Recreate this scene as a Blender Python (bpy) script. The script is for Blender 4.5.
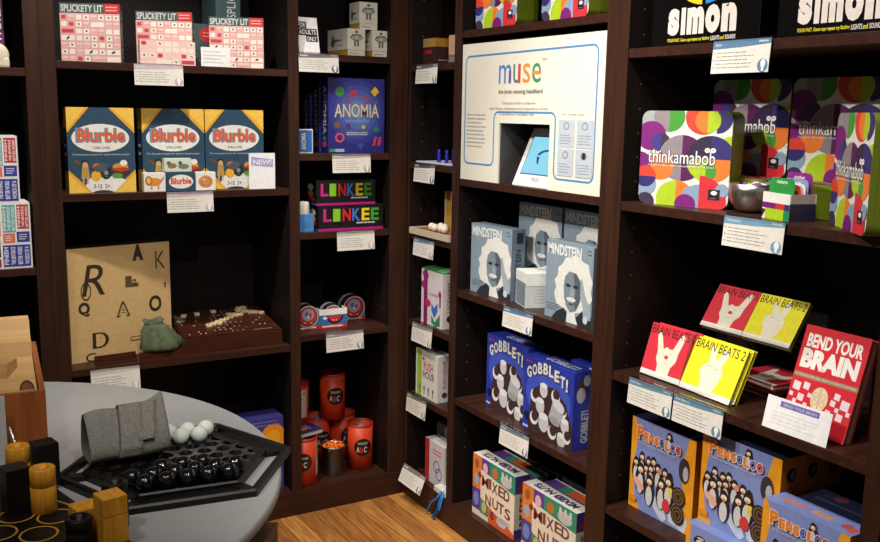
import bpy, bmesh, math, random
from mathutils import Vector, Matrix
PI = math.pi
scene = bpy.context.scene
for o in list(bpy.data.objects):
    bpy.data.objects.remove(o, do_unlink=True)
C = scene.collection

# ------------------------------------------------------------------ camera
F_PX = 925.864
cam_d = bpy.data.cameras.new('camera'); cam = bpy.data.objects.new('camera', cam_d); C.objects.link(cam)
cam_d.sensor_width = 36.0; cam_d.lens = F_PX / 880.0 * 36.0; cam_d.clip_start = 0.05
cr = Vector((0.8623741, -0.50595099, 0.01801386)); cu = Vector((0.07009636, 0.15456402, 0.98549301)); cd = Vector((0.50139546, 0.84860094, -0.16875733))
m = Matrix((cr, cu, -cd)).transposed().to_4x4(); m.translation = Vector((-1.66948, -3.08301, 1.5))
cam.matrix_world = m
scene.camera = cam
# ------------------------------------------------------------------ world, lights, exposure
scene.view_settings.view_transform = 'Standard'; scene.view_settings.look = 'None'
scene.view_settings.gamma = 1.0; scene.view_settings.exposure = 0.0; scene.view_settings.use_curve_mapping = False
w = bpy.data.worlds.new('shop_ambient'); scene.world = w; w.use_nodes = True
w.node_tree.nodes['Background'].inputs[0].default_value = (1.0, 0.93, 0.86, 1); w.node_tree.nodes['Background'].inputs[1].default_value = 0.085

def spot(name, loc, tgt, power, size=50, blend=.6, rad=.035, col=(1, .93, .84)):
    d = bpy.data.lights.new(name, 'SPOT'); d.energy = power; d.spot_size = math.radians(size); d.spot_blend = blend
    d.shadow_soft_size = rad; d.color = col
    o = bpy.data.objects.new(name, d); C.objects.link(o); o.location = loc
    o.rotation_euler = (Vector(tgt) - Vector(loc)).to_track_quat('-Z', 'Y').to_euler()
    return o
spot('overhead_spot', (-1.25, -.80, 3.0), (-1.0, .02, .95), 150, 62)
spot('overhead_spot', (-.55, -.95, 3.0), (-.25, .05, .60), 30, 55)
spot('overhead_spot', (-.80, -.72, 3.0), (0.02, -.62, 1.15), 52, 64)
spot('overhead_spot', (-.80, -1.62, 3.0), (0.02, -1.62, .95), 78, 66)
spot('overhead_spot', (-2.75, -1.55, 3.0), (0.05, -1.55, 1.0), 270, 44)
spot('overhead_spot', (-2.45, -.95, 3.0), (0.05, -.75, .95), 135, 42)
spot('overhead_spot', (-1.2, -3.2, 3.0), (-.6, .05, .9), 85, 48)  # added fill for the back wall, from no known fixture
spot('overhead_spot', (-2.2, -2.2, 3.0), (-1.5, -1.0, .75), 48, 60, rad=.08)
spot('overhead_spot', (-1.2, -2.3, 3.0), (-.2, -.7, .0), 60, 56, rad=.08)

# ------------------------------------------------------------------ materials
def lin(c):
    c = c / 255.0
    return c / 12.92 if c <= .04045 else ((c + .055) / 1.055) ** 2.4
MC = {}
def pm(rgb, rough=.45, var=.06, metal=0.0, scale=60, bump=0.0, spec=.5, name='print'):
    key = (tuple(rgb), rough, var, metal, scale, bump, spec, name)
    if key in MC: return MC[key]
    m = bpy.data.materials.new(f'{name}_{int(rgb[0])}_{int(rgb[1])}_{int(rgb[2])}'); m.use_nodes = True
    nt = m.node_tree; b = nt.nodes['Principled BSDF']
    c = [lin(x) for x in rgb]
    tc = nt.nodes.new('ShaderNodeTexCoord'); n = nt.nodes.new('ShaderNodeTexNoise'); n.inputs['Scale'].default_value = scale
    n.inputs['Detail'].default_value = 2
    nt.links.new(tc.outputs['Object'], n.inputs['Vector'])
    r = nt.nodes.new('ShaderNodeValToRGB')
    r.color_ramp.elements[0].position = .3; r.color_ramp.elements[1].position = .7
    r.color_ramp.elements[0].color = (*[max(0, x * (1 - var)) for x in c], 1); r.color_ramp.elements[1].color = (*[min(1, x * (1 + var)) for x in c], 1)
    nt.links.new(n.outputs['Fac'], r.inputs['Fac']); nt.links.new(r.outputs['Color'], b.inputs['Base Color'])
    b.inputs['Roughness'].default_value = rough; b.inputs['Metallic'].default_value = metal
    b.inputs['Specular IOR Level'].default_value = spec
    if bump:
        bp = nt.nodes.new('ShaderNodeBump'); bp.inputs['Strength'].default_value = bump; bp.inputs['Distance'].default_value = .002
        nt.links.new(n.outputs['Fac'], bp.inputs['Height']); nt.links.new(bp.outputs['Normal'], b.inputs['Normal'])
    MC[key] = m
    return m
def wood_mat(name, dark, light, axis=2, rough=.4, stretch=14, scale=3.0):
    m = bpy.data.materials.new(name); m.use_nodes = True; nt = m.node_tree; b = nt.nodes['Principled BSDF']
    tc = nt.nodes.new('ShaderNodeTexCoord'); mp = nt.nodes.new('ShaderNodeMapping')
    sc = [stretch] * 3; sc[axis] = 1; mp.inputs['Scale'].default_value = sc
    n = nt.nodes.new('ShaderNodeTexNoise'); n.inputs['Scale'].default_value = scale; n.inputs['Detail'].default_value = 5; n.inputs['Distortion'].default_value = .4
    r = nt.nodes.new('ShaderNodeValToRGB'); r.color_ramp.elements[0].position = .3; r.color_ramp.elements[1].position = .72
    r.color_ramp.elements[0].color = (*[lin(x) for x in dark], 1); r.color_ramp.elements[1].color = (*[lin(x) for x in light], 1)
    L = nt.links.new
    L(tc.outputs['Object'], mp.inputs['Vector']); L(mp.outputs[0], n.inputs['Vector']); L(n.outputs['Fac'], r.inputs['Fac']); L(r.outputs['Color'], b.inputs['Base Color'])
    b.inputs['Roughness'].default_value = rough; b.inputs['Specular IOR Level'].default_value = .26
    return m
ESP_V = wood_mat('espresso_wood_upright', (44, 25, 17), (64, 38, 26), 2)
ESP_X = wood_mat('espresso_wood_shelf_back_wall', (45, 25, 18), (66, 38, 26), 0)
ESP_Y = wood_mat('espresso_wood_shelf_right_wall', (44, 24, 18), (64, 37, 27), 1)
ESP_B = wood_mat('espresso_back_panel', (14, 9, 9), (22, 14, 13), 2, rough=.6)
ESP_I = wood_mat('espresso_inner_side_shaded', (18, 11, 10), (27, 16, 14), 2, rough=.55)  # same wood as the uprights, darkened: interior shade put into the colour
CRATE = wood_mat('crate_wood', (128, 70, 34), (168, 98, 50), 2, rough=.35)
BEECH = wood_mat('pale_block_wood', (186, 146, 92), (212, 172, 118), 0, rough=.5)
MAHOG = wood_mat('mahogany_wood', (54, 27, 18), (76, 38, 25), 0, rough=.32)
YELW = wood_mat('yellow_stained_wood', (206, 136, 34), (238, 172, 58), 2, rough=.4, stretch=10, scale=12)
BLKW = wood_mat('black_stained_wood', (14, 10, 11), (28, 21, 21), 2, rough=.4)
def floor_mat():
    m = bpy.data.materials.new('oak_plank_floor'); m.use_nodes = True; nt = m.node_tree; b = nt.nodes['Principled BSDF']; L = nt.links.new
    tc = nt.nodes.new('ShaderNodeTexCoord'); mp = nt.nodes.new('ShaderNodeMapping'); mp.inputs['Rotation'].default_value = (0, 0, PI / 2)
    br = nt.nodes.new('ShaderNodeTexBrick'); br.inputs['Scale'].default_value = 1.0
    br.inputs['Brick Width'].default_value = .9; br.inputs['Row Height'].default_value = .075; br.inputs['Mortar Size'].default_value = .0012
    br.inputs['Color1'].default_value = (lin(198), lin(142), lin(76), 1); br.inputs['Color2'].default_value = (lin(158), lin(104), lin(54), 1); br.inputs['Mortar'].default_value = (lin(80), lin(45), lin(20), 1)
    br.offset = .37
    mp2 = nt.nodes.new('ShaderNodeMapping'); mp2.inputs['Scale'].default_value = (16, 1.6, 1)
    n = nt.nodes.new('ShaderNodeTexNoise'); n.inputs['Scale'].default_value = 3.5; n.inputs['Detail'].default_value = 6; n.inputs['Distortion'].default_value = 1.2
    r = nt.nodes.new('ShaderNodeValToRGB'); r.color_ramp.elements[0].position = .35; r.color_ramp.elements[1].position = .65
    r.color_ramp.elements[0].color = (.52, .44, .36, 1); r.color_ramp.elements[1].color = (1.12, 1.1, 1.05, 1)
    mx = nt.nodes.new('ShaderNodeMixRGB'); mx.blend_type = 'MULTIPLY'; mx.inputs[0].default_value = .85
    L(tc.outputs['Object'], mp.inputs['Vector']); L(mp.outputs[0], br.inputs['Vector']); L(tc.outputs['Object'], mp2.inputs['Vector']); L(mp2.outputs[0], n.inputs['Vector'])
    L(n.outputs['Fac'], r.inputs['Fac']); L(br.outputs['Color'], mx.inputs[1]); L(r.outputs['Color'], mx.inputs[2]); L(mx.outputs[0], b.inputs['Base Color'])
    b.inputs['Roughness'].default_value = .38
    return m
FLOOR = floor_mat()
def felt_mat():
    m = pm((128, 126, 120), .95, .24, 0, 260, .6, .1, 'grey_felt'); return m
FELT = felt_mat()
def acrylic():
    m = bpy.data.materials.new('clear_acrylic'); m.use_nodes = True; nt = m.node_tree; L = nt.links.new
    out = nt.nodes['Material Output']; nt.nodes.remove(nt.nodes['Principled BSDF'])
    tr = nt.nodes.new('ShaderNodeBsdfTransparent'); tr.inputs[0].default_value = (.95, .95, .95, 1)
    gl = nt.nodes.new('ShaderNodeBsdfGlossy'); gl.inputs['Roughness'].default_value = .08
    fr = nt.nodes.new('ShaderNodeLayerWeight'); fr.inputs['Blend'].default_value = .12
    n = nt.nodes.new('ShaderNodeTexNoise'); n.inputs['Scale'].default_value = 30; mr = nt.nodes.new('ShaderNodeMapRange'); mr.inputs['To Min'].default_value = .06; mr.inputs['To Max'].default_value = .14; L(n.outputs['Fac'], mr.inputs['Value']); L(mr.outputs[0], gl.inputs['Roughness'])
    mx = nt.nodes.new('ShaderNodeMixShader'); L(fr.outputs['Fresnel'], mx.inputs[0]); L(tr.outputs[0], mx.inputs[1]); L(gl.outputs[0], mx.inputs[2]); L(mx.outputs[0], out.inputs[0])
    return m
ACR = acrylic()
STEEL = pm((214, 208, 200), .3, .05, 1.0, 90, 0, .5, 'brushed_steel')
ZINC = pm((150, 146, 138), .35, .18, 1.0, 40, 0, .5, 'galvanised_metal')
BLACK_G = pm((10, 10, 12), .06, .02, 0, 30, 0, .7, 'black_glass')
WHITE_G = pm((224, 232, 226), .08, .03, 0, 30, 0, .7, 'milk_glass')
DISH = pm((14, 14, 16), .16, .1, 0, 80, 0, .9, 'glossy_black_plastic')
BPLAST = pm((14, 14, 15), .38, .1, 0, 80, 0, .35, 'black_plastic')
LAMI = pm((160, 161, 162), .42, .03, 0, 25, 0, .4, 'grey_laminate')
def emit_mat(rgb, s):
    m = bpy.data.materials.new('lit_screen'); m.use_nodes = True; b = m.node_tree.nodes['Principled BSDF']
    c = (*[lin(x) for x in rgb], 1); b.inputs['Base Color'].default_value = (0, 0, 0, 1)
    n = m.node_tree.nodes.new('ShaderNodeTexNoise'); n.inputs['Scale'].default_value = 2
    r = m.node_tree.nodes.new('ShaderNodeValToRGB'); r.color_ramp.elements[0].color = c; r.color_ramp.elements[1].color = (*[min(1, x * 1.1) for x in c[:3]], 1)
    m.node_tree.links.new(n.outputs['Fac'], r.inputs['Fac']); m.node_tree.links.new(r.outputs['Color'], b.inputs['Emission Color'])
    b.inputs['Emission Strength'].default_value = s; b.inputs['Roughness'].default_value = .15
    return m
SCREEN = emit_mat((150, 225, 245), .9); SCREEN_BLUE = emit_mat((20, 90, 190), .8)

# ------------------------------------------------------------------ mesh building
def asmat(c, rough=.45):
    return c if isinstance(c, bpy.types.Material) else pm(c, rough)
TX = {}
def text2d(s, bold=0.0):
    k = (s, bold)
    if k in TX: return TX[k]
    cu_ = bpy.data.curves.new('lettering', 'FONT'); cu_.body = s; cu_.size = 1; cu_.resolution_u = 3; cu_.offset = bold
    o = bpy.data.objects.new('lettering', cu_); C.objects.link(o)
    dg = bpy.context.evaluated_depsgraph_get(); e = o.evaluated_get(dg); me = e.to_mesh()
    vs = [(v.co.x, v.co.y) for v in me.vertices]; fs = [tuple(p.vertices) for p in me.polygons]
    e.to_mesh_clear(); bpy.data.objects.remove(o, do_unlink=True); bpy.data.curves.remove(cu_)
    xs = [v[0] for v in vs] or [0, 1]; ys = [v[1] for v in vs] or [0, 1]
    x0, x1, y0, y1 = min(xs), max(xs), min(ys), max(ys)
    dx = (x1 - x0) or 1; dy = (y1 - y0) or 1
    TX[k] = ([((x - x0) / dx, (y - y0) / dy) for x, y in vs], fs)
    return TX[k]
def clip_half(poly, a, b, c):                 # keep a*x+b*y+c >= 0
    out = []
    for i in range(len(poly)):
        p, q = poly[i], poly[(i + 1) % len(poly)]
        dp = a * p[0] + b * p[1] + c; dq = a * q[0] + b * q[1] + c
        if dp >= 0: out.append(p)
        if (dp >= 0) != (dq >= 0):
            t = dp / (dp - dq); out.append((p[0] + t * (q[0] - p[0]), p[1] + t * (q[1] - p[1])))
    return out
def clip_convex(poly, cl):
    for i in range(len(cl)):
        if len(poly) < 3: return []
        p, q = cl[i], cl[(i + 1) % len(cl)]
        a, b = -(q[1] - p[1]), (q[0] - p[0]); poly = clip_half(poly, a, b, -(a * p[0] + b * p[1]))
    return poly
UNIT = [(0, 0), (1, 0), (1, 1), (0, 1)]
def rr_poly(r, w, h, n=6):
    pts = []
    for cx, cy, a0 in ((w - r, r, -PI / 2), (w - r, h - r, 0), (r, h - r, PI / 2), (r, r, PI)):
        for i in range(n + 1):
            a = a0 + PI / 2 * i / n; pts.append((cx + r * math.cos(a), cy + r * math.sin(a)))
    return pts
class MB:
    def __init__(s):
        s.v = []; s.f = []; s.fm = []; s.mats = []; s.sm = []; s.L = 0; s.clip = UNIT; s.M = Matrix()
    def mi(s, c, rough=.45):
        m = asmat(c, rough)
        if m not in s.mats: s.mats.append(m)
        return s.mats.index(m)
    def add(s, vs, fs, c, smooth=False, rough=.45):
        b = len(s.v); i = s.mi(c, rough)
        s.v += [tuple(s.M @ Vector(v)) for v in vs]; s.f += [tuple(x + b for x in f) for f in fs]; s.fm += [i] * len(fs); s.sm += [smooth] * len(fs)
    def bm(s, bm, c, smooth=False):
        bm.verts.index_update(); s.add([v.co[:] for v in bm.verts], [[v.index for v in f.verts] for f in bm.faces], c, smooth); bm.free()
    def box(s, x0, y0, z0, x1, y1, z1, c, bev=0.0, cols=None):
        bm = bmesh.new(); bmesh.ops.create_cube(bm, size=1)
        for v in bm.verts: v.co = Vector(((x0 + x1) / 2 + v.co.x * (x1 - x0), (y0 + y1) / 2 + v.co.y * (y1 - y0), (z0 + z1) / 2 + v.co.z * (z1 - z0)))
        if bev: bmesh.ops.bevel(bm, geom=bm.edges[:], offset=bev, segments=2, profile=.6, affect='EDGES')
        bm.normal_update(); bm.verts.index_update()
        vs = [v.co[:] for v in bm.verts]
        if not cols: s.add(vs, [[v.index for v in f.verts] for f in bm.faces], c)
        else:
            b = len(s.v); s.v += [tuple(s.M @ Vector(v)) for v in vs]
            for f in bm.faces:
                n = f.normal; ax = max(range(3), key=lambda i: abs(n[i]))
                k = (('left', 'right'), ('front', 'back'), ('bottom', 'top'))[ax][n[ax] > 0]
                s.f.append(tuple(v.index + b for v in f.verts)); s.fm.append(s.mi(cols.get(k, c))); s.sm.append(False)
        bm.free()
    def prism(s, pts, y0, y1, c, cside=None):   # polygon in x,z extruded along y
        n = len(pts); vs = [(x, y0, z) for x, z in pts] + [(x, y1, z) for x, z in pts]
        s.add(vs, [tuple(range(n)), tuple(range(2 * n - 1, n - 1, -1))], c)
        s.add(vs, [(i, i + n, (i + 1) % n + n, (i + 1) % n) for i in range(n)], cside or c)
    def zprism(s, pts, z0, z1, c, cside=None, smooth=False):
        n = len(pts); vs = [(x, y, z0) for x, y in pts] + [(x, y, z1) for x, y in pts]
        s.add(vs, [tuple(range(n - 1, -1, -1)), tuple(range(n, 2 * n))], c)
        s.add(vs, [(i, (i + 1) % n, (i + 1) % n + n, i + n) for i in range(n)], cside or c, smooth)
    def lathe(s, prof, c, cx=0, cy=0, seg=32, cz=0, smooth=True):
        vs = []; n = len(prof)
        for k in range(seg):
            a = 2 * PI * k / seg
            for r, z in prof: vs.append((cx + r * math.cos(a), cy + r * math.sin(a), cz + z))
        fs = [(k * n + i, ((k + 1) % seg) * n + i, ((k + 1) % seg) * n + i + 1, k * n + i + 1) for k in range(seg) for i in range(n - 1)]
        s.add(vs, fs, c, smooth)
    def sphere(s, cx, cy, cz, r, c, seg=20, sx=1, sy=1, sz=1):
        bm = bmesh.new(); bmesh.ops.create_uvsphere(bm, u_segments=seg, v_segments=seg // 2 + 2, radius=r)
        for v in bm.verts: v.co = Vector((cx + v.co.x * sx, cy + v.co.y * sy, cz + v.co.z * sz))
        s.bm(bm, c, True)
    def tube(s, pts, r, c, seg=8):
        P = [Vector(p) for p in pts]; vs = []; N = len(P)
        for i, p in enumerate(P):
            t = (P[min(i + 1, N - 1)] - P[max(i - 1, 0)]).normalized(); up = Vector((0, 0, 1)) if abs(t.z) < .9 else Vector((1, 0, 0))
            a = t.cross(up).normalized(); b = a.cross(t)
            for k in range(seg):
                an = 2 * PI * k / seg; vs.append((p + a * r * math.cos(an) + b * r * math.sin(an))[:])
        fs = [(i * seg + k, i * seg + (k + 1) % seg, (i + 1) * seg + (k + 1) % seg, (i + 1) * seg + k) for i in range(N - 1) for k in range(seg)]
        fs += [tuple(range(seg - 1, -1, -1)), tuple((N - 1) * seg + k for k in range(seg))]
        s.add(vs, fs, c, True)
    # ---- printed artwork on a flat face; u, v run 0..1
    def face(s, o, U, V, clip=UNIT):
        s.o = Vector(o); s.U = Vector(U); s.V = Vector(V); s.N = s.U.cross(s.V).normalized(); s.L = 0; s.clip = clip
    def boxface(s, k, w, d, h, clip=UNIT):
        if k == 'front': s.face((0, 0, 0), (w, 0, 0), (0, 0, h), clip)
        if k == 'right': s.face((w, 0, 0), (0, d, 0), (0, 0, h), clip)
        if k == 'left': s.face((0, d, 0), (0, -d, 0), (0, 0, h), clip)
        if k == 'top': s.face((0, 0, h), (w, 0, 0), (0, d, 0), clip)
    def P(s, u, v): return (s.o + s.U * u + s.V * v + s.N * (.00006 * s.L + .0002))[:]
    def flat(s, pts, fs, c, rough=.45): s.add([s.P(*p) for p in pts], fs, c, False, rough); s.L += 1
    def poly(s, pts, c, noclip=False):
        if not noclip: pts = clip_convex(pts, s.clip)
        if len(pts) >= 3: s.flat(pts, [tuple(range(len(pts)))], c)
    def shape(s, pts, c): s.flat([(min(1, max(0, u)), min(1, max(0, v))) for u, v in pts], [tuple(range(len(pts)))], c)   # may be concave
    def rect(s, u0, v0, u1, v1, c): s.poly([(u0, v0), (u1, v0), (u1, v1), (u0, v1)], c)
    def rects(s, rs, c):
        pts = []; fs = []
        for u0, v0, u1, v1 in rs:
            b = len(pts); pts += [(u0, v0), (u1, v0), (u1, v1), (u0, v1)]; fs.append((b, b + 1, b + 2, b + 3))
        if fs: s.flat(pts, fs, c)
    def ell(s, cx, cy, rx, ry, c, n=22, half=None, rot=0):
        pts = []
        for i in range(n):
            a = 2 * PI * i / n; x, y = rx * math.cos(a), ry * math.sin(a)
            pts.append((cx + x * math.cos(rot) - y * math.sin(rot), cy + x * math.sin(rot) + y * math.cos(rot)))
        for h in half or '':
            a, b = {'l': (-1, 0), 'r': (1, 0), 't': (0, 1), 'b': (0, -1)}[h]; pts = clip_half(pts, a, b, -(a * cx + b * cy))
        s.poly(pts, c)
    def ring(s, cx, cy, rx, ry, th, c, n=24, a0=0, a1=2 * PI):
        pts = []
        for i in range(n + 1):
            a = a0 + (a1 - a0) * i / n; k = 1 - th
            pts += [(cx + rx * math.cos(a), cy + ry * math.sin(a)), (cx + rx * k * math.cos(a), cy + ry * k * math.sin(a))]
        s.flat(pts, [(2 * i, 2 * i + 2, 2 * i + 3, 2 * i + 1) for i in range(n)], c)
    def text(s, t, u0, v0, u1, v1, c, bold=0.0, rot=0, skew=0):
        vs, fs = text2d(t, bold)
        def mp(x, y):
            if rot == 90: return (u1 - y * (u1 - u0), v0 + x * (v1 - v0))
            if rot == -90: return (u0 + y * (u1 - u0), v1 - x * (v1 - v0))
            if rot == 180: return (u1 - x * (u1 - u0), v1 - y * (v1 - v0))
            return (u0 + x * (u1 - u0) + skew * y, v0 + y * (v1 - v0))
        s.flat([mp(x, y) for x, y in vs], fs, c)
    def lines(s, u0, v0, u1, v1, n, c, seed=0, k=.35):
        rnd = random.Random(seed); rs = []; dv = (v1 - v0) / n
        for i in range(n):
            y = v1 - dv * (i + .5); x = u0; end = u1 - (u1 - u0) * rnd.random() * .3
            while x < end:
                w = (u1 - u0) * rnd.uniform(.06, .16); rs.append((x, y - dv * k / 2, min(x + w, end), y + dv * k / 2)); x += w + (u1 - u0) * .02
        s.rects(rs, c)
    def build(s, name, parent=None):
        me = bpy.data.meshes.new(name); me.from_pydata(s.v, [], s.f)
        for m_ in s.mats: me.materials.append(m_)
        me.polygons.foreach_set('material_index', s.fm); me.polygons.foreach_set('use_smooth', s.sm); me.update()
        o = bpy.data.objects.new(name, me); C.objects.link(o)
        if parent: o.parent = parent
        return o
def tag(o, label, cat, group=None, kind=None):
    if label: o['label'] = label
    if cat: o['category'] = cat
    if group: o['group'] = group
    if kind: o['kind'] = kind
    return o
def place(o, wall, s, t, z, a=0, tilt=0):
    if wall == 'B': o.location = (s, t, z); rz = math.radians(a)
    elif wall == 'R': o.location = (t, -s, z); rz = math.radians(a) - PI / 2
    else: o.location = (s, t, z); rz = math.radians(a)
    o.rotation_euler = (math.radians(tilt), 0, rz)
    return o
def thing(name, label, cat, wall, s, t, z, a=0, group=None, tilt=0):
    o = bpy.data.objects.new(name, None); C.objects.link(o); o.empty_display_size = .05
    place(o, wall, s, t, z, a, tilt); return tag(o, label, cat, group)
def struct(name, mb): return tag(mb.build(name), None, None, None, 'structure')

W_ = (238, 236, 230); K_ = (16, 14, 16)

# ------------------------------------------------------------------ structure
b = MB(); b.box(-5.2, -5.2, -.04, .75, .75, 0, FLOOR); struct('floor', b)
WALL = pm((60, 52, 48), .8, .05, 0, 8, 0, .3, 'dark_wall_paint')
b = MB(); b.box(-5.2, .46, 0, .75, .52, 3.2, WALL); struct('wall_back', b)
b = MB(); b.box(.46, -5.2, 0, .52, .46, 3.2, WALL); struct('wall_right', b)

TH = .024; DEP = .40; TOP = 2.25
def bookcase(wall, s0, s1, pl, pr, shelves, label, esp, pins=True, jl=0, jr=0, bottom=.0957):
    """s0..s1 clear width, pl/pr thickness of the side panels"""
    t = thing('bookcase', label, 'bookcase', wall, s0, 0, 0, 0, 'dark wood bookcases lining the shop corner')
    W = s1 - s0
    for x0, x1, sd in ((-pl, 0, 0), (W, W + pr, 1)):
        if x1 - x0 < .002: continue
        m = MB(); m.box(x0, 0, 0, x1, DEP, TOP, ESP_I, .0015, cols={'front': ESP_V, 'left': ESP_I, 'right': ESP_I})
        if pins:
            for k in range(28):
                zz = .3 + k * .064
                for yy in (.05, DEP - .06):
                    if sd == 0: m.face((x1, yy - .003, zz), (0, .006, 0), (0, 0, .006))
                    else: m.face((x0, yy + .003, zz), (0, -.006, 0), (0, 0, .006))
                    m.ell(.5, .5, .5, .5, (92, 84, 78), 8)
        m.build('side_panel', t)
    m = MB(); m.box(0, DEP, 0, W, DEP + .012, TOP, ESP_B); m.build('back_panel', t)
    m = MB(); m.box(-.0 - pl, 0.006, TOP, W + pr, DEP + .012, TOP + .03, esp); m.build('top_panel', t)
    for z in shelves:
        m = MB(); m.box(.0005, .002, z - TH, W - .0005, DEP - .001, z, esp, .0015); m.build('shelf', t)
    m = MB(); m.box(.0005, .002, bottom - TH, W - .0005, DEP - .001, bottom, esp, .0015); m.build('bottom_shelf', t)
    m = MB(); m.box(-pl, -.003, 0, W + pr, .0015, bottom - TH - .0 + .02, esp, .001); m.build('plinth', t)
    return t
bookcase('B', -2.08, -1.3074, .04, .0437, (1.609, 1.001), 'dark wood bookcase at the far left, only a strip of its shelves in view', ESP_X)
bookcase('B', -1.22, -.4708, .0437, .0196, (1.636, 1.226, .658), 'wide dark bookcase behind the round table, second from the left', ESP_X)
bookcase('B', -.4316, -.073, .0196, .073, (1.6955, 1.3465, 1.064, .6887), 'narrow dark bookcase on the back wall ending in the corner', ESP_X)
bookcase('R', .022, .3274, .02, .023, (1.6697, 1.3157, 1.05, .7156, .427), 'narrowest dark bookcase on the right wall, just right of the corner', ESP_Y)
bookcase('R', .3731, 1.1121, .0227, .0433, (1.7698, 1.278, .8897, .4966), 'dark bookcase on the right wall holding the white headband display', ESP_Y)
bookcase('R', 1.1988, 1.9811, .0433, .0433, (1.6722, 1.2748, .8071, .4133), 'dark bookcase at the far right with the patterned tins and red books', ESP_Y)

# ------------------------------------------------------------------ game boxes
def gamebox(wall, s, t, z, w, d, h, a, base, art, label, group=None, cat='game box', name='game_box', cols=None, tilt=0, bev=.0012, holes=None):
    m = MB(); m.box(0, 0, 0, w, d, h, base, bev, cols)
    for k, fn in art.items():
        m.boxface(k, w, d, h); fn(m)
    o = m.build(name); place(o, wall, s, t, z, a, tilt)
    return tag(o, label, cat, group)
TEAL = (62, 84, 86)
def stamps(m, u0, v0, u1, v1, nx, ny, seed, bg=(216, 164, 160)):
    m.rect(u0, v0, u1, v1, bg); rnd = random.Random(seed)
    A = []; Bk = []; Rd = []; Pk = []
    for j in range(ny):
        i = 0
        while i < nx:
            n = rnd.choice((1, 1, 1, 2)); n = min(n, nx - i)
            x0 = u0 + (u1 - u0) * (i + .12) / nx; x1 = u0 + (u1 - u0) * (i + n - .12) / nx
            y0 = v0 + (v1 - v0) * (j + .14) / ny; y1 = v0 + (v1 - v0) * (j + .86) / ny
            k = rnd.random()
            if k < .58: A.append((x0, y0, x1, y1))
            elif k < .72: Rd.append((x0 + .01, y0 + .01, x1 - .01, y1 - .01))
            else: Pk.append((x0, (y0 + y1) / 2, x1, y1)); Pk.append((x0, y0, x1, y0 + .01))
            if k < .34: 
                cx = (x0 + x1) / 2; Bk.append((cx, (y0 + y1) / 2, (x1 - x0) * .18, (y1 - y0) * .24))
            i += n
    m.rects(A, (236, 226, 216)); m.rects(Pk, (232, 196, 192)); m.rects(Rd, (196, 66, 70))
    L = m.L
    for e in Bk: m.ell(*e, (62, 74, 74), 7, rot=rnd.random()); m.L = L
    m.L += 1
def art_splick(m):
    m.rect(0, 0, 1, 1, (226, 196, 190)); stamps(m, .0, .0, 1, .82, 8, 7, 5)
    m.rect(0, .83, .74, 1, TEAL); m.rect(.74, .83, 1, 1, (196, 50, 54)); m.text('SPLICKETY LIT', .02, .85, .72, .975, (204, 204, 198), .03)
    m.lines(.77, .86, .97, .97, 2, (240, 190, 190), 3)
def teal_side(m): m.text('SPLICKETY LIT', .2, .08, .75, .9, (190, 200, 196), 0, -90)
for (s, t, w, h, lb) in ((-1.190, .085, .180, .18, 'pink and white stamp-pattern game box at the left end of its shelf, top of picture'),
                         (-.956, .10, .178, .172, 'pink stamp-pattern game box standing behind a smaller pale pink box'),
                         (-.719, .085, .180, .168, 'pink stamp-pattern game box with a white card leaning on its corner')):
    gamebox('B', s, t, 1.636, w, .05, h, -22, TEAL, {'front': art_splick, 'right': teal_side}, lb, 'pink stamp-pattern game boxes', cols={'front': (226, 196, 190)})
def art_splick_s(m): m.rect(0, 0, 1, 1, (240, 214, 206)); stamps(m, 0, 0, 1, 1, 7, 4, 11, (238, 200, 192))
gamebox('B', -.968, .003, 1.636, .177, .026, .075, 0, (238, 214, 206), {'front': art_splick_s}, 'small pale pink stamp-pattern box lying before a larger pink box', cat='game box')
def art_lit(m):
    m.text('LIT', .05, .35, .4, .62, (200, 206, 204)); m.ell(.78, .52, .24, .34, (190, 44, 46)); m.lines(.66, .38, .9, .68, 2, (232, 150, 150), 4)
gamebox('B', -.79, .17, 1.636, .115, .10, .075, 0, TEAL, {'front': lambda m: m.text('SPLICK', .28, .3, .95, .7, (200, 206, 204))}, 'teal box lying under another teal box between the pink boxes', 'teal boxes stored on end')
gamebox('B', -.79, .17, 1.711, .115, .10, .075, 0, TEAL, {'front': art_lit}, 'teal box with a red dot stacked on a second teal box', 'teal boxes stored on end')
gamebox('B', -.665, .18, 1.8035, .088, .17, .18, 0, TEAL, {'front': lambda m: m.text('SPLICKETY', .45, .05, .8, .95, (200, 206, 204), 0, 90)}, 'teal box standing upright with sideways white letters, at the top picture edge', 'teal boxes stored on end')
gamebox('B', -.67, .18, 1.636, .16, .17, .1675, 0, TEAL, {}, 'teal box mostly hidden behind the right-hand pink box', 'teal boxes stored on end')
def card(wall, s, t, z, w, h, a, tilt, label, fn, cat='card', name='notice_card', th=.0012, col=(242, 242, 244), group=None):
    m = MB(); m.box(0, 0, 0, w, th, h, col, 0); m.boxface('front', w, th, h); fn(m)
    o = m.build(name); place(o, wall, s, t, z, a, tilt); return tag(o, label, cat, group)
card('B', -.772, .004, 1.6365, .10, .062, 2, 0, 'blank white card standing before the right-hand pink box', lambda m: m.lines(.08, .12, .9, .85, 4, (200, 202, 206), 2))

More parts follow.
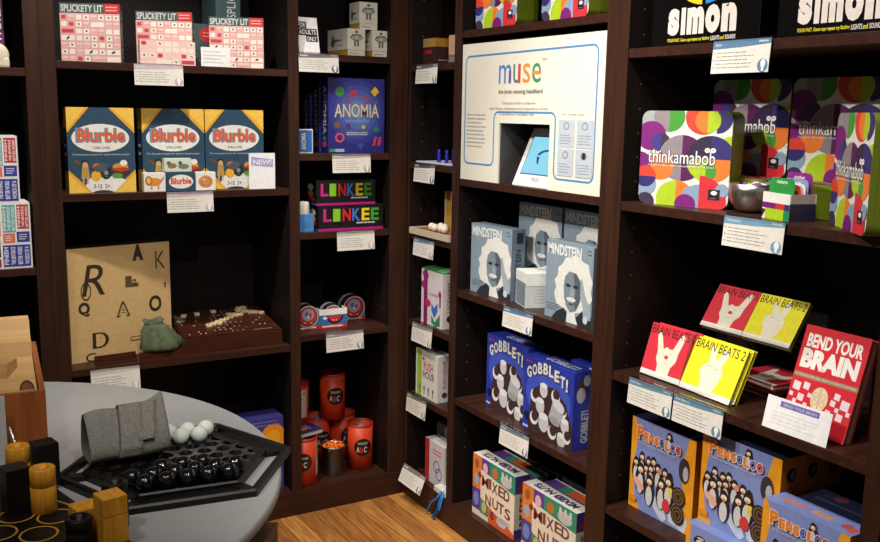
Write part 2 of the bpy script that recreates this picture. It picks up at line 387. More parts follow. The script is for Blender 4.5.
# Blurble boxes
NAVY = (44, 76, 100); YEL = (236, 170, 40); YEL2 = (246, 200, 84)
def art_blur(m):
    m.rect(0, 0, 1, 1, NAVY)
    for p, q in ((((0, 1), (0, .70), (.33, 1)), ((0, 1), (0, .74), (.28, 1))), (((1, 1), (.62, 1), (1, .70)), ((1, 1), (.67, 1), (1, .75))),
                 (((0, 0), (.36, 0), (0, .27)), ((0, 0), (.30, 0), (0, .22))), (((1, 0), (1, .27), (.62, 0)), ((1, 0), (1, .22), (.68, 0)))):
        m.poly(list(p), YEL); m.poly(list(q), YEL2)
    m.poly([(.24, .08), (.34, 0), (.66, 0), (.86, .14), (.7, .2), (.3, .17)], W_)
    m.ell(.5, -.02, .18, .05, (60, 60, 62))
    m.text('3-12  2+', .36, .05, .6, .10, (60, 50, 44), .02)
    m.ell(.49, .645, .43, .165, W_, 30)
    m.text('Blurble', .12, .585, .87, .765, (112, 148, 184), .06); m.text('Blurble', .15, .60, .85, .75, (222, 100, 48), .035)
    m.text('DELUXE', .38, .515, .62, .545, (70, 70, 74), .02)
    m.text('The fast-paced game for quick-witted people!', .06, .437, .92, .462, (214, 222, 226))
    # caveman, motorbike, burger
    m.poly([(.07, .36), (.10, .385), (.27, .315), (.25, .29)], (120, 74, 44))
    m.ell(.24, .335, .06, .055, (40, 30, 26), 12); m.ell(.245, .32, .045, .045, (206, 168, 136), 12); m.poly([(.18, .17), (.31, .17), (.29, .3), (.2, .3)], (190, 152, 74))
    m.rects([(.20, .11, .225, .18), (.26, .11, .285, .18)], (206, 168, 136))
    m.ell(.40, .20, .075, .06, (236, 178, 44), 14); m.ell(.42, .31, .07, .04, (206, 108, 46), 12); m.ring(.55, .235, .085, .075, .35, (40, 42, 46)); m.ell(.55, .235, .03, .028, (150, 150, 152), 10)
    m.poly([(.36, .30), (.5, .36), (.6, .32), (.52, .24), (.40, .25)], (84, 88, 96))
    m.ell(.78, .25, .13, .04, (88, 48, 34)); m.ell(.77, .30, .12, .05, (214, 150, 66)); m.ell(.78, .275, .13, .022, (196, 60, 40)); m.ell(.82, .35, .055, .035, W_); m.ell(.72, .20, .08, .03, (96, 150, 60))
blur = (('yellow-cornered dark blue game box alone at the left end of its shelf', -1.193, .04), ('yellow-cornered dark blue game box behind the row of little picture boxes', -.958, .06), ('yellow-cornered dark blue game box behind the NEW! card', -.748, .06))
for lb, s, t in blur:
    gamebox('B', s, t, 1.226, .206, .07, .27, 0, NAVY, {'front': art_blur, 'left': lambda m: (m.rect(0, .75, 1, 1, YEL), m.rect(0, 0, 1, .25, YEL), m.lines(.2, .4, .8, .6, 2, W_, 3))}, lb, 'yellow-cornered dark blue game boxes')
gamebox('B', -.967, .016, 1.226, .070, .03, .062, 0, W_, {'front': lambda m: (m.ell(.5, .52, .3, .22, (224, 148, 54)), m.ell(.22, .58, .17, .26, (196, 112, 40)), m.ell(.22, .58, .09, .15, (236, 190, 110)), m.rects([(.3, .12, .38, .4), (.62, .12, .7, .4)], (224, 148, 54)), m.poly([(.75, .55), (.9, .8), (.94, .74), (.8, .48)], (196, 112, 40)))}, 'little white box printed with an orange lion, left of the three', 'little picture boxes')
gamebox('B', -.895, .012, 1.226, .096, .034, .064, 0, NAVY, {'front': lambda m: (m.ell(.5, .5, .42, .36, W_), m.text('Blurble', .14, .36, .86, .7, (214, 80, 52), .04))}, 'little navy box with a white oval and red title, middle of the three', 'little picture boxes')
gamebox('B', -.797, .016, 1.226, .068, .03, .062, 0, W_, {'front': lambda m: (m.ell(.5, .48, .36, .34, (214, 148, 96)), m.ring(.5, .48, .26, .24, .2, (186, 110, 66)), m.ell(.4, .6, .08, .06, (236, 196, 160)))}, 'little white box printed with a round cookie, right of the three', 'little picture boxes')
gamebox('B', -.900, .014, 1.2905, .090, .03, .044, 0, (214, 226, 212), {'front': lambda m: (m.ell(.28, .45, .17, .2, (150, 122, 84)), m.ell(.16, .66, .08, .13, (90, 110, 84)), m.ell(.7, .4, .2, .2, (122, 130, 112)), m.ell(.58, .66, .07, .13, (80, 76, 66)))}, 'little pale green duck-picture box lying on top of the other little boxes', 'little picture boxes')
card('B', -.612, .013, 1.2265, .094, .124, 0, 0, 'white card with NEW! handwritten on a lavender band', lambda m: (m.poly([(.08, .66), (.92, .60), (.93, .82), (.09, .90)], (168, 160, 214)), m.text('NEW!', .16, .68, .86, .82, W_, .02)), name='new_card')

# kraft letter box
KR = (212, 178, 122)
def art_kraft(m):
    ink = (58, 44, 34); i2 = (92, 74, 56)
    m.text('R', .12, .58, .34, .85, ink, .0, skew=.06); m.ring(.16, .62, .05, .08, .2, ink); m.text('A', .62, .85, .73, 1.0 - .005, ink, .08)
    m.text('K', .85, .76, .95, .92, ink, -.01); m.text('Q', .08, .40, .19, .53, ink, .05); m.text('A', .44, .36, .58, .50, i2, .05); m.text('A', .465, .375, .555, .47, KR, .0)
    m.text('D', .20, .11, .36, .25, ink, .1); m.text('D', .235, .125, .325, .235, KR, .06); m.text('O', .77, .37, .90, .52, ink, .03); m.text('L', .54, .62, .67, .72, i2, .1)
    m.rect(.57, .13, .74, .17, i2); m.lines(.58, .135, .73, .165, 1, KR, 5, .8); m.rect(.935, .58, .95, .63, ink); m.text('C', .13, .0, .23, .075, ink, .0)
    m.ring(.63, .66, .02, .03, .5, ink)
gamebox('B', -1.206, .075, .658, .352, .075, .384, 11, KR, {'front': art_kraft}, 'large tan box printed with scattered black letters', cat='game box', cols={'top': (40, 34, 30), 'right': (150, 120, 84)})  # dark top and dimmer right side: shade painted over the tan card
# wooden letter rack pieces
for s, t, w, a, mt, lb in ((-1.140, .030, .135, 5, MAHOG, 'dark wooden tile rack lying before the large tan box'), (-1.00, .014, .150, 0, MAHOG, 'reddish wooden tile rack lying under the green cloth bag')):
    m = MB(); m.prism([(0, 0), (w, 0), (w, .02), (0, .02)], 0, .008, mt); m.prism([(0, 0), (w, 0), (w, .006), (0, .006)], -.012, 0, mt); m.box(0, .008, 0, w, .016, .028, mt, .001)
    tag(place(m.build('tile_rack'), 'B', s, t, .658, a), lb, 'tile rack', 'wooden tile racks')
# mahogany letter game board case
t = thing('wooden_game_case', 'low dark red wooden game case strewn with pale letter tiles', 'game board', 'B', -.844, .035, .658, -1)
m = MB(); yz = [(0, 0), (.27, 0), (.27, .086), (0, .054)]; m.add([(x, y, z) for x in (0, .352) for y, z in yz], [(3, 2, 1, 0), (4, 5, 6, 7), (0, 1, 5, 4), (1, 2, 6, 5), (2, 3, 7, 6), (3, 0, 4, 7)], MAHOG); m.build('case_body', t)
m = MB(); m.M = Matrix.Translation((0, 0, .0547)) @ Matrix.Rotation(math.atan2(.032, .27), 4, 'X'); m.box(.004, .004, 0, .348, .266, .005, MAHOG, .001)
m.face((.004, .004, .005), (.344, 0, 0), (0, .262, 0)); rnd = random.Random(4); pts = []
for i in range(62):
    u = rnd.randint(1, 17) / 18; v = rnd.randint(1, 11) / 12; pts.append((u - .008, v - .010, u + .008, v + .010))
m.rects(pts, (206, 196, 190)); m.rects([(.03, .62 + .07 * k, .10, .65 + .07 * k) for k in range(4)], (190, 178, 168)); m.lines(.72, .03, .93, .06, 1, (180, 160, 150), 3)
m.build('playing_surface', t)
tiles = [(.11 + .021 * i, .088 + .014 * i) for i in range(7)] + [(.215 + .02 * i, .185 - .004 * i) for i in range(3)] + [(.26 + .019 * i, .222 - .012 * i) for i in range(5)] + [(.27 + .021 * i, .243 + .003 * i) for i in range(2)] + [(.285, .205), (.30, .19), (.055, .215), (.105, .222), (.17, .235), (.155, .105), (.175, .13)]
proto = None
for i, (x, y) in enumerate(tiles):
    wx = -.844 + x; wy = .035 + y
    if proto is None:
        m = MB(); m.box(-.0092, -.0092, 0, .0092, .0092, .008, (240, 214, 168), .001); m.face((-.0092, -.0092, .008), (.0184, 0, 0), (0, .0184, 0)); m.text('E', .3, .25, .7, .8, (110, 84, 56))
        proto = o = m.build('letter_tile')
    else:
        o = proto.copy(); C.objects.link(o)
    o.location = (wx, wy, .658 + .0602 + .1185 * y); o.rotation_euler = (.118, 0, rnd.uniform(-.5, .5))
    tag(o, 'small pale wooden letter tile lying on the dark red wooden case', 'letter tile', 'pale letter tiles on the wooden case')
# green drawstring bag
t = thing('cloth_bag', 'small sage green drawstring cloth bag before the tan box', 'bag', 'B', -.925, .038, .658 + .0285, 0)
GREEN = pm((98, 108, 84), .9, .25, 0, 60, .4, .1, 'green_cloth'); 
vs = []; n = 26; prof = [(.0, 0), (.060, .0), (.068, .010), (.062, .035), (.046, .068), (.034, .088), (.026, .096), (.033, .106), (.028, .109), (.012, .104)]
for k in range(n):
    a = 2 * PI * k / n
    for j, (r, z) in enumerate(prof):
        rr = r * (1 + .07 * math.sin(4 * a + j * .3) + .06 * math.sin(9 * a + .4 * j)); zz = z + (.004 * math.sin(3 * a) if j > 5 else 0)
        vs.append((rr * math.cos(a) * 1.02 + (-.024 if j > 3 else 0) * min(1, (z / .1)), rr * math.sin(a) * .5 + .0, zz * (1 + .02 * math.sin(2 * a))))
m = MB(); N_ = len(prof); m.add(vs, [(k * N_ + i, ((k + 1) % n) * N_ + i, ((k + 1) % n) * N_ + i + 1, k * N_ + i + 1) for k in range(n) for i in range(N_ - 1)], GREEN, True); m.build('bag_body', t)
m = MB(); m.tube([(-.024 + .028 * math.cos(2 * PI * k / 20), .015 * math.sin(2 * PI * k / 20), .096) for k in range(21)], .0018, (96, 100, 78)); m.tube([(.02, -.02, .09), (.04, -.026, .07), (.048, -.03, .05), (.055, -.028, .035)], .0016, (96, 100, 78)); m.build('drawstring', t)

# left-most bay: boxes of bright word tiles, purple pack
def art_words(m):
    m.rect(0, 0, 1, 1, W_); P_ = [(96, 176, 176), (186, 50, 60), (226, 116, 98), (50, 62, 156), (30, 36, 60), (44, 60, 160), (160, 40, 52)]
    cells = [(.74, .55, .86, .97, 0, 90), (.875, .60, .985, .97, 1, 90), (.74, .39, .85, .54, 2, 0), (.865, .40, .985, .56, 3, 0), (.73, .03, .985, .36, 5, 90), (.56, .5, .72, .97, 2, 0), (.56, .18, .71, .46, 4, 0), (.56, .03, .71, .15, 6, 0), (.3, .4, .54, .95, 5, 90), (.05, .5, .28, .95, 1, 90), (.05, .05, .54, .36, 0, 0)]
    for u0, v0, u1, v1, c, r in cells:
        m.rect(u0, v0, u1, v1, P_[c])
        if r == 90 and u0 > .7:
            n = 4 if u1 - u0 > .2 else 3
            for k in range(n): m.text(('FINISH', 'THE SENTENCE', 'BETTER WORD', 'WORDS OF A')[k], u0 + (u1 - u0) * (k + .15) / n, v0 + .03, u0 + (u1 - u0) * (k + .8) / n, v1 - .03, W_, .02, 90)
        else: m.lines(u0 + .02, v0 + .03, u1 - .02, v1 - .03, 3, W_, c)
for z, dx, lb in ((1.001, 0, 'white box of coloured word panels at left edge, the lower of two'), (1.204, -.025, 'white box of coloured word panels at left edge, the upper of two')):
    gamebox('B', -1.62 + dx, .015, z, .305, .12, .203, 0, W_, {'front': art_words}, lb, 'white boxes with coloured word panels')
t = thing('purple_pack', 'dark purple pack with sideways white letters at the upper left edge', 'game box', 'B', -1.50, .03, 1.609)
m = MB(); m.box(0, 0, 0, .143, .05, .21, (60, 26, 56), .002); m.boxface('front', .143, .05, .21); m.rect(.0, .0, 1, .5, (96, 34, 84)); m.text('WORD', .83, .35, .96, .85, (216, 206, 200), .02, 90); m.build('pack_body', t)
m = MB(); m.sphere(.118, -.011, .036, .036, (214, 206, 180), 16, 1, .3, 1); m.box(.083, -.02, .0, .153, -.003, .03, (214, 206, 180), .006); m.build('white_insert', t)

# middle narrow bay of the back wall
def fao(m):
    m.rects([(.0, .70, .46, .88), (.0, .50, .95, .69), (.40, .33, .95, .50)], K_)
    m.text('FOR', .05, .73, .42, .85, W_, .02); m.text('ADULTS', .08, .53, .9, .66, W_, .02); m.text('ONLY', .45, .355, .9, .475, W_, .02)
o = card('B', -.417, .03, 1.6955, .078, .13, 0, -14, 'white card reading FOR ADULTS ONLY leaning at the shelf end', fao, name='notice_card')
def muscle_man(m):
    c = (96, 92, 86); m.ell(.5, .86, .09, .07, c, 10); m.poly([(.28, .75), (.72, .75), (.64, .45), (.36, .45)], c); m.poly([(.34, .68), (.66, .68), (.6, .5), (.4, .5)], (176, 172, 162))
    m.shape([(.28, .75), (.14, .58), (.3, .47), (.33, .51), (.23, .58), (.34, .7)], c); m.shape([(.72, .75), (.86, .58), (.7, .47), (.67, .51), (.77, .58), (.66, .7)], c)
    m.rects([(.36, .2, .47, .45), (.53, .2, .64, .45)], c)
PAPW = (206, 202, 190); OCH = (176, 130, 44)
def mbox(s, t, z, w, d, h, a, lb):
    tt = thing('toy_box', lb, 'game box', 'B', s, t, z, a, 'white boxes printed with a figure')
    m = MB(); m.box(.001, .001, 0, w - .001, d - .001, h * .22, PAPW, 0, {'left': OCH, 'right': OCH}); m.boxface('front', w, d, h); m.o.y += .0; m.lines(.1, .07, .8, .14, 1, (150, 146, 138), 2); m.build('box_base', tt)
    m = MB(); m.box(0, 0, h * .22, w, d, h, PAPW, .0012); m.face((0, 0, h * .2), (w, 0, 0), (0, 0, h * .8)); muscle_man(m)
    m.face((0, d, h * .2), (0, -d, 0), (0, 0, h * .8)); m.poly([(.15, .3), (.25, .75), (.35, .55), (.8, .5), (.4, .42), (.3, .15)], (90, 90, 84)); m.lines(.4, .2, .9, .3, 1, (130, 128, 120), 2); m.build('box_lid', tt)
mbox(-.232, .03, 1.6955, .072, .155, .096, 4, 'white figure-printed box on the left under the stacked one')
mbox(-.134, .03, 1.6955, .072, .09, .094, 2, 'white figure-printed box at the right end beside the post')
mbox(-.183, .036, 1.7917, .074, .08, .096, 2, 'white figure-printed box stacked on top of the other two')
ANO = (34, 36, 110)
def art_ano(m):
    m.rect(0, 0, 1, 1, (38, 36, 118))
    for k in range(7):
        f = k / 6; m.ell(.52, .55, .58 - .48 * f, .5 - .41 * f, tuple(int(a + (b_ - a) * f) for a, b_ in zip((38, 38, 126), (104, 140, 200))), 30)
    m.text('ANOMIA', .11, .47, .90, .66, (60, 50, 60), .03); m.text('ANOMIA', .11, .48, .90, .66, (216, 198, 158), .012); m.text('PARTY EDITION', .3, .42, .72, .445, (150, 170, 210))
    m.lines(.32, .24, .72, .29, 2, (196, 200, 214), 3, .5)
    m.ell(.2, .82, .08, .065, (64, 134, 80)); m.ell(.44, .80, .065, .045, (184, 50, 80)); m.poly([(.75, .83), (.83, .9), (.9, .83), (.82, .76)], (224, 180, 40)); m.ring(.65, .73, .065, .05, .35, (176, 60, 92))
    m.ell(.35, .71, .035, .035, (170, 50, 110)); m.ell(.16, .38, .06, .045, (116, 86, 70)); m.ell(.35, .36, .05, .04, (80, 50, 130)); m.ell(.62, .355, .035, .03, (196, 170, 60)); m.ell(.85, .32, .05, .04, (50, 120, 80))
    m.ring(.2, .21, .085, .065, .4, (202, 80, 96)); m.poly([(.78, .1), (.83, .1), (.87, .22), (.82, .22)], (196, 60, 90)); m.poly([(.87, .1), (.92, .1), (.95, .22), (.9, .22)], (196, 60, 90)); m.poly([(.5, .11), (.57, .13), (.64, .11), (.58, .08), (.57, .03), (.55, .08)], (50, 90, 180))
    m.rect(.02, .02, .12, .06, (56, 140, 84)); m.rect(.12, .02, .28, .06, (150, 170, 200)); m.ell(.85, .69, .03, .025, (120, 90, 90))
def ano_side(m): m.rect(0, 0, 1, 1, (24, 24, 80)); m.text('ANOMIA', .3, .25, .75, .9, (176, 164, 150), .01, -90); m.ell(.5, .12, .3, .04, (150, 50, 90)); m.ell(.5, .2, .2, .03, (60, 120, 90))
gamebox('B', -.309, .03, 1.3465, .226, .066, .270, 0, ANO, {'front': art_ano, 'left': ano_side}, 'blue game box with coloured symbols and cream title, front of three', 'blue symbol-covered game boxes')
gamebox('B', -.314, .100, 1.3465, .226, .066, .270, 0, ANO, {'front': art_ano, 'left': ano_side}, 'blue symbol game box showing only its spine, second of three', 'blue symbol-covered game boxes')
gamebox('B', -.322, .170, 1.3465, .226, .066, .270, 0, ANO, {'front': art_ano, 'left': ano_side}, 'blue symbol game box showing only its spine, rearmost of three', 'blue symbol-covered game boxes')
gamebox('B', -.424, .05, 1.3465, .066, .02, .086, 3, (236, 238, 240), {'front': lambda m: (m.rect(.06, .05, .94, .95, (50, 110, 190)), m.text('ANOMIA', .3, .15, .6, .85, W_, .02, 90))}, 'small bright blue card box with sideways white letters', cat='card box')
MAG = (186, 20, 128); LC = [(210, 30, 130), (130, 200, 40), (214, 34, 34), (64, 120, 200), (240, 210, 30), (60, 160, 50)]
def art_link(m):
    m.rect(0, 0, 1, 1, K_); m.rect(0, 0, 1, .09, MAG)
    for k, ch in enumerate('LINKEE'): m.text(ch, .07 + k * .147, .36, .07 + k * .147 + (.125 if ch != 'I' else .11), .86, LC[k], .03)
    m.lines(.58, .24, .94, .31, 1, (200, 200, 200), 5, .8)
def link_side(m): m.rect(0, 0, 1, .09, (30, 80, 160)); m.ell(.5, .7, .25, .14, (206, 196, 180), 10); m.ell(.5, .45, .25, .12, (200, 150, 40), 10); m.ell(.55, .25, .25, .1, (190, 40, 40), 10)
gamebox('B', -.347, .03, 1.064, .262, .11, .093, 0, K_, {'front': art_link, 'left': link_side}, 'long black box with multicoloured letters, lower of the two', 'black boxes with multicoloured letters')
gamebox('B', -.352, .038, 1.1572, .238, .11, .092, 0, K_, {'front': art_link, 'left': link_side}, 'long black box with multicoloured letters, upper of the two', 'black boxes with multicoloured letters')
t = thing('card_dispenser', 'small light blue box with a white top beside the lower black box', 'card box', 'B', -.428, .03, 1.064)
m = MB(); m.box(0, 0, 0, .062, .05, .065, (74, 138, 204), .002); m.boxface('front', .062, .05, .065); m.lines(.2, .2, .8, .6, 3, (54, 112, 180), 3); m.build('box_body', t)
m = MB(); m.lathe([(0, .045), (.022, .043), (.026, .03), (.026, 0)], (226, 218, 206), .028, .026, 20, .0652); m.build('white_cap', t)

# tin packs (round card tins in printed trays)
def tinpack(s, t, z, lb, band, w=.10, r=.046, a=0):
    tt = thing('tin_pack', lb, 'card game tin', 'B', s, t, z, a, 'round tins in red and blue trays')
    m = MB(); m.box(0, 0, 0, w, .045, .045, (60, 120, 170), .001); m.boxface('front', w, .045, .045); m.rect(0, 0, 1, .3, (190, 40, 40)); m.lines(.15, .08, .9, .24, 1, W_, 3, .7)
    if band: m.rect(0, 0, 0, 0, W_)
    m.build('tray', tt)
    m = MB()
    for y, c in ((.012, (190, 40, 44)), ):
        for (yy, rr, cc) in ((.036, r, (40, 40, 44)), (.010, r, (28, 28, 32))):
            n = 30; pts = [(w / 2 + rr * math.cos(2 * PI * k / n), .05 + rr * math.sin(2 * PI * k / n)) for k in range(n)]
            m.prism(pts, yy - .009, yy + .012, cc, (150, 150, 154) if yy > .02 else cc)
    y0 = -.0005; m.face((w / 2 - r, y0, .05 - r), (2 * r, 0, 0), (0, 0, 2 * r)); m.ell(.5, .5, .48, .48, K_, 30); m.ring(.5, .5, .46, .46, .09, (200, 200, 204), 30)
    m.ell(.5, .52, .38, .38, (196, 44, 48), 26); m.ell(.5, .58, .26, .26, (150, 156, 180), 20); m.ell(.42, .62, .07, .1, (70, 90, 160), 10); m.ell(.6, .55, .06, .1, (206, 60, 60), 10); m.ell(.5, .48, .05, .06, (236, 220, 140), 10)
    m.rects([(.3, .22, .38, .28), (.6, .2, .68, .26)], (224, 190, 90)); m.build('round_tin', tt)
    if band:
        m = MB(); m.box(-.004, -.006, .05, w + .004, -.0035, .073, W_, .0005); m.box(-.004, -.0035, .05, -.001, .045, .073, W_); m.box(w + .001, -.0035, .05, w + .004, .045, .073, W_)
        m.box(-.004, -.006, 0, w + .004, -.0035, .048, (56, 110, 166)); m.face((-.004, -.006, 0), (w + .008, 0, 0), (0, 0, .048)); m.rect(0, 0, 1, .28, (196, 44, 44)); m.lines(.1, .07, .9, .22, 1, W_, 3, .7); m.ell(.55, .95, .3, .62, K_, 24, 'b'); m.ell(.55, .97, .24, .5, (200, 50, 52), 24, 'b'); m.rects([(.47, .6, .5, .68), (.58, .6, .61, .68)], W_); m.ell(.2, .82, .08, .12, W_, 10); m.build('paper_band', tt)
tinpack(-.418, .075, .6887, 'round black tin in a tray at left, half behind the post', False, .092, .045)
tinpack(-.324, .075, .6887, 'round tin in a tray crossed by a white paper band, in the middle', True, .103, .040, -3)
tinpack(-.196, .15, .6887, 'round black tin in a tray set back at the right', False, .096, .05)

# orange cans
ORG = pm((204, 64, 30), .45, .08, 0, 40, 0, .4, 'orange_card')
def can(s, t, z, lb, rot=0, h=.186, r=.053, back=False):
    tt = thing('orange_can', lb, 'canister', 'B', s, t, z, rot, 'orange cardboard canisters')
    m = MB(); m.lathe([(0, 0), (r, 0), (r, h), (r * .93, h), (r * .93, h - .03), (0, h - .03)], ORG, 0, 0, 40); m.build('can_body', tt)
    m = MB(); m.lathe([(r + .0012, h - .007), (r + .0012, h + .0012), (r * .92, h + .0012), (r * .92, h - .006)], (150, 40, 22), 0, 0, 40); m.build('rim', tt)
    m = MB(); m.lathe([(0, h - .028), (r * .92, h - .028)], (62, 22, 26), 0, 0, 32); m.box(-.012, -.015, h - .027, .012, .02, h - .008, (150, 130, 140), .002); m.build('contents', tt)
    # curved badge on the can wall, centred on -y
    def curved(m, pts, fs, c, L):
        R = r + .0006 + L * .0003; vs_ = []
        for u, v in pts:
            a = -PI / 2 + (u - .0) / R; vs_.append((R * math.cos(a), R * math.sin(a), v))
        m.add(vs_, fs, c, False)
    m = MB(); zc = h * .52; n = 28; rr = .036
    ring = [(rr * k / 4 * math.cos(2 * PI * i / n), zc + rr * k / 4 * math.sin(2 * PI * i / n)) for k in range(1, 5) for i in range(n)]
    fs = [(k * n + i, k * n + (i + 1) % n, (k + 1) * n + (i + 1) % n, (k + 1) * n + i) for k in range(3) for i in range(n)] + [tuple(range(n))]
    curved(m, ring, fs, (34, 20, 24), 0)
    badge = m.build('round_badge', tt); m = MB()
    for txt, u0, v0, u1, v1, c in (('TOUCHY', -.022, zc + .012, .022, zc + .021, (206, 200, 196)), ('A', -.026, zc - .019, -.014, zc + .004, (214, 208, 200)), ('B', -.011, zc - .021, .0, zc + .0, (190, 44, 30)), ('C', .003, zc - .020, .015, zc + .002, (214, 208, 200)), ("'", .018, zc - .008, .021, zc + .002, (190, 44, 30))):
        vs_, f_ = text2d(txt, .02); curved(m, [(u0 + x * (u1 - u0), v0 + y * (v1 - v0)) for x, y in vs_], f_, c, 1)
    m.build('lettering', badge)
    if back:
        m = MB(); a0 = .056
        P_ = [(a0 + .042 * i / 6, zz) for zz in (h * .2, h * .88) for i in range(7)]
        curved(m, P_, [(i, i + 1, i + 8, i + 7) for i in range(6)], (196, 186, 176), 0)
        for k, (x, zz) in enumerate(((.068, .145), (.084, .15), (.068, .125), (.084, .13), (.070, .108))):
            curved(m, [(x + .004 * math.cos(2 * PI * i / 10), zz + .005 * math.sin(2 * PI * i / 10)) for i in range(10)], [tuple(range(10))], (60, 50, 50), 1)
        for k in range(4): curved(m, [(a0 + .006, .09 - .012 * k), (a0 + .035, .09 - .012 * k), (a0 + .035, .094 - .012 * k), (a0 + .006, .094 - .012 * k)], [(0, 1, 2, 3)], (130, 120, 116), 1)
        m.build('paper_label', tt)
Z5 = .0957
can(-.397, .068, Z5, 'orange canister with a paper label, front left, holding the blue booklet', -25, back=True)
can(-.139, .11, Z5, 'orange canister with a round black badge, front right on the bottom shelf', -12, .185, .050)
can(-.372, .215, Z5, 'orange canister at the rear left with its rim barely in view', 0)
can(-.262, .262, Z5, 'orange canister behind the metal bucket, under the stacked one', 10)
can(-.150, .262, Z5, 'orange canister at the rear right, behind the front right one', 10)
can(-.372, .215, Z5 + .188, 'orange canister stacked at left, half behind the post', -70, back=True, h=.165)
can(-.208, .225, Z5 + .188, 'orange canister with a round badge, topmost of the pile', -8, .184, .051)
t = thing('booklet', 'thin dark blue boxed card set lying on an orange canister', 'booklet', 'B', -.437, -.005 + .035, Z5 + .1875, 14)
m = MB(); m.box(0, 0, .002, .118, .085, .016, (214, 206, 196), .001); m.build('page_block', t)
m = MB(); m.box(-.002, -.002, .0165, .12, .087, .019, (34, 40, 96), .0005); m.box(-.002, -.002, 0, .12, .087, .0018, (34, 40, 96), .0004); m.face((-.002, -.002, .019), (.122, 0, 0), (0, .089, 0)); m.text('TOUCHY', .3, .66, .75, .78, (190, 180, 200), .01); m.text('ABC', .2, .3, .75, .6, (216, 120, 100), .05); m.build('cover', t)
t = thing('metal_bucket', 'small galvanised bucket filled with orange shapes', 'bucket', 'B', -.262, .095, Z5, 0)
m = MB(); m.lathe([(0, 0), (.038, 0), (.0385, .004), (.046, .112), (.049, .114), (.049, .118), (.045, .118), (.044, .1), (.0, .095)], ZINC, 0, 0, 36); m.build('bucket_body', t)
m = MB(); rnd = random.Random(8)
for k in range(34):
    a = rnd.uniform(0, 2 * PI); rr = .037 * math.sqrt(rnd.random()); zc = .105 + rnd.random() * .024 * (1.2 - rr / .037); R = .009; ph = rnd.random() * 6
    ax = Vector((rnd.uniform(-1, 1), rnd.uniform(-1, 1), rnd.uniform(-1, 1))).normalized(); bx = ax.orthogonal().normalized(); cx_ = ax.cross(bx); cc = Vector((rr * math.cos(a), rr * math.sin(a), zc))
    m.tube([(cc + bx * R * math.cos(q * PI / 5 + ph) + cx_ * R * math.sin(q * PI / 5 + ph))[:] for q in range(8)], .0034, (240, 116, 20), 6)
o = m.build('orange_rings', t); o['kind'] = 'stuff'
# box half-hidden on bottom shelf behind table
gamebox('B', -.63, .045, Z5, .145, .10, .285, 0, (56, 56, 130), {'front': lambda m: (m.ell(.72, .72, .34, .19, (236, 140, 30)), m.ell(.72, .72, .2, .11, (240, 170, 40)), m.lines(.1, .88, .9, .97, 2, (120, 120, 190), 7), m.ell(.3, .4, .2, .1, (200, 60, 60)))}, 'dark blue box with an orange circle seen past the table edge')

# ------------------------------------------------------------------ narrow bay of right wall
gamebox('R', .03, .045, 1.6697, .088, .13, .095, 0, (56, 32, 28), {'front': lambda m: (m.rect(0, .68, 1, 1, (170, 136, 76)), m.rect(.15, .42, .75, .58, (150, 34, 40))), 'right': lambda m: (m.rect(0, .68, 1, 1, (168, 118, 44)), m.lines(.1, .12, .95, .24, 1, (150, 140, 136), 2))}, 'small brown box with a gold band on the shelf beside the corner')
gamebox('R', .205, .05, 1.6697, .05, .06, .03, 0, (120, 100, 96), {'front': lambda m: m.lines(.1, .2, .9, .8, 2, (170, 160, 156), 3)}, 'tiny mauve box under the pale wooden block', cat='box')
gamebox('R', .205, .05, 1.6999, .05, .06, .068, 0, (198, 160, 128), {'front': lambda m: m.lines(.3, .3, .7, .6, 2, (180, 142, 112), 3)}, 'pale tan block standing on a tiny mauve box', cat='box')
t = thing('game_tray', 'thin white game tray with blue pegs, on the shelf by the corner', 'game tray', 'R', .05, .01, 1.3157)
m = MB(); m.box(0, 0, 0, .262, .2, .006, (196, 200, 214), .002); m.build('tray', t)
for x, y in ((.118, .03), (.176, .028), (.19, .056), (.168, .06)):
    m = MB(); m.lathe([(0, 0), (.009, 0), (.005, .012), (.008, .022), (.004, .032), (.006, .042), (.0, .048)], (30, 40, 170), x, y, 14, .006); m.build('peg', t)
# strategy game on R3 : wooden quarter board, white balls, box
t = thing('board_game', 'thin wooden game board with a pale rim jutting from its shelf', 'game board', 'R', .04, -.004, 1.05)
m = MB(); m.box(0, 0, .012, .28, .28, .020, (150, 96, 70), .001); m.build('board', t)
m = MB(); m.box(-.004, -.004, 0, .284, 0, .024, (196, 180, 160), .001); m.box(-.004, 0, 0, 0, .28, .024, (196, 180, 160), .001); m.box(.28, 0, 0, .284, .28, .024, (196, 180, 160), .001); m.box(0, 0, 0, .28, .28, .0118, (170, 150, 130)); m.build('rim', t)
for k, (x, y, z) in enumerate(((.145, .028, 1.0703), (.178, .022, 1.0703), (.210, .030, 1.0703), (.160, .058, 1.0703), (.190, .055, 1.0703), (.243, .024, 1.0703))):
    m = MB(); m.sphere(0, 0, .0145, .0145, (222, 214, 196), 16)
    tag(place(m.build('white_ball'), 'R', x, y, z), 'cream ball at the right end of the thin wooden board', 'ball', 'cream balls on the wooden board')
gamebox('R', .150, .078, 1.0703, .075, .03, .145, 0, (196, 176, 140), {'front': lambda m: (m.rect(.2, .0, .62, 1, (186, 132, 50)), m.rect(.2, .75, .62, 1, (160, 96, 60)))}, 'upright cream and ochre box behind the cream balls')
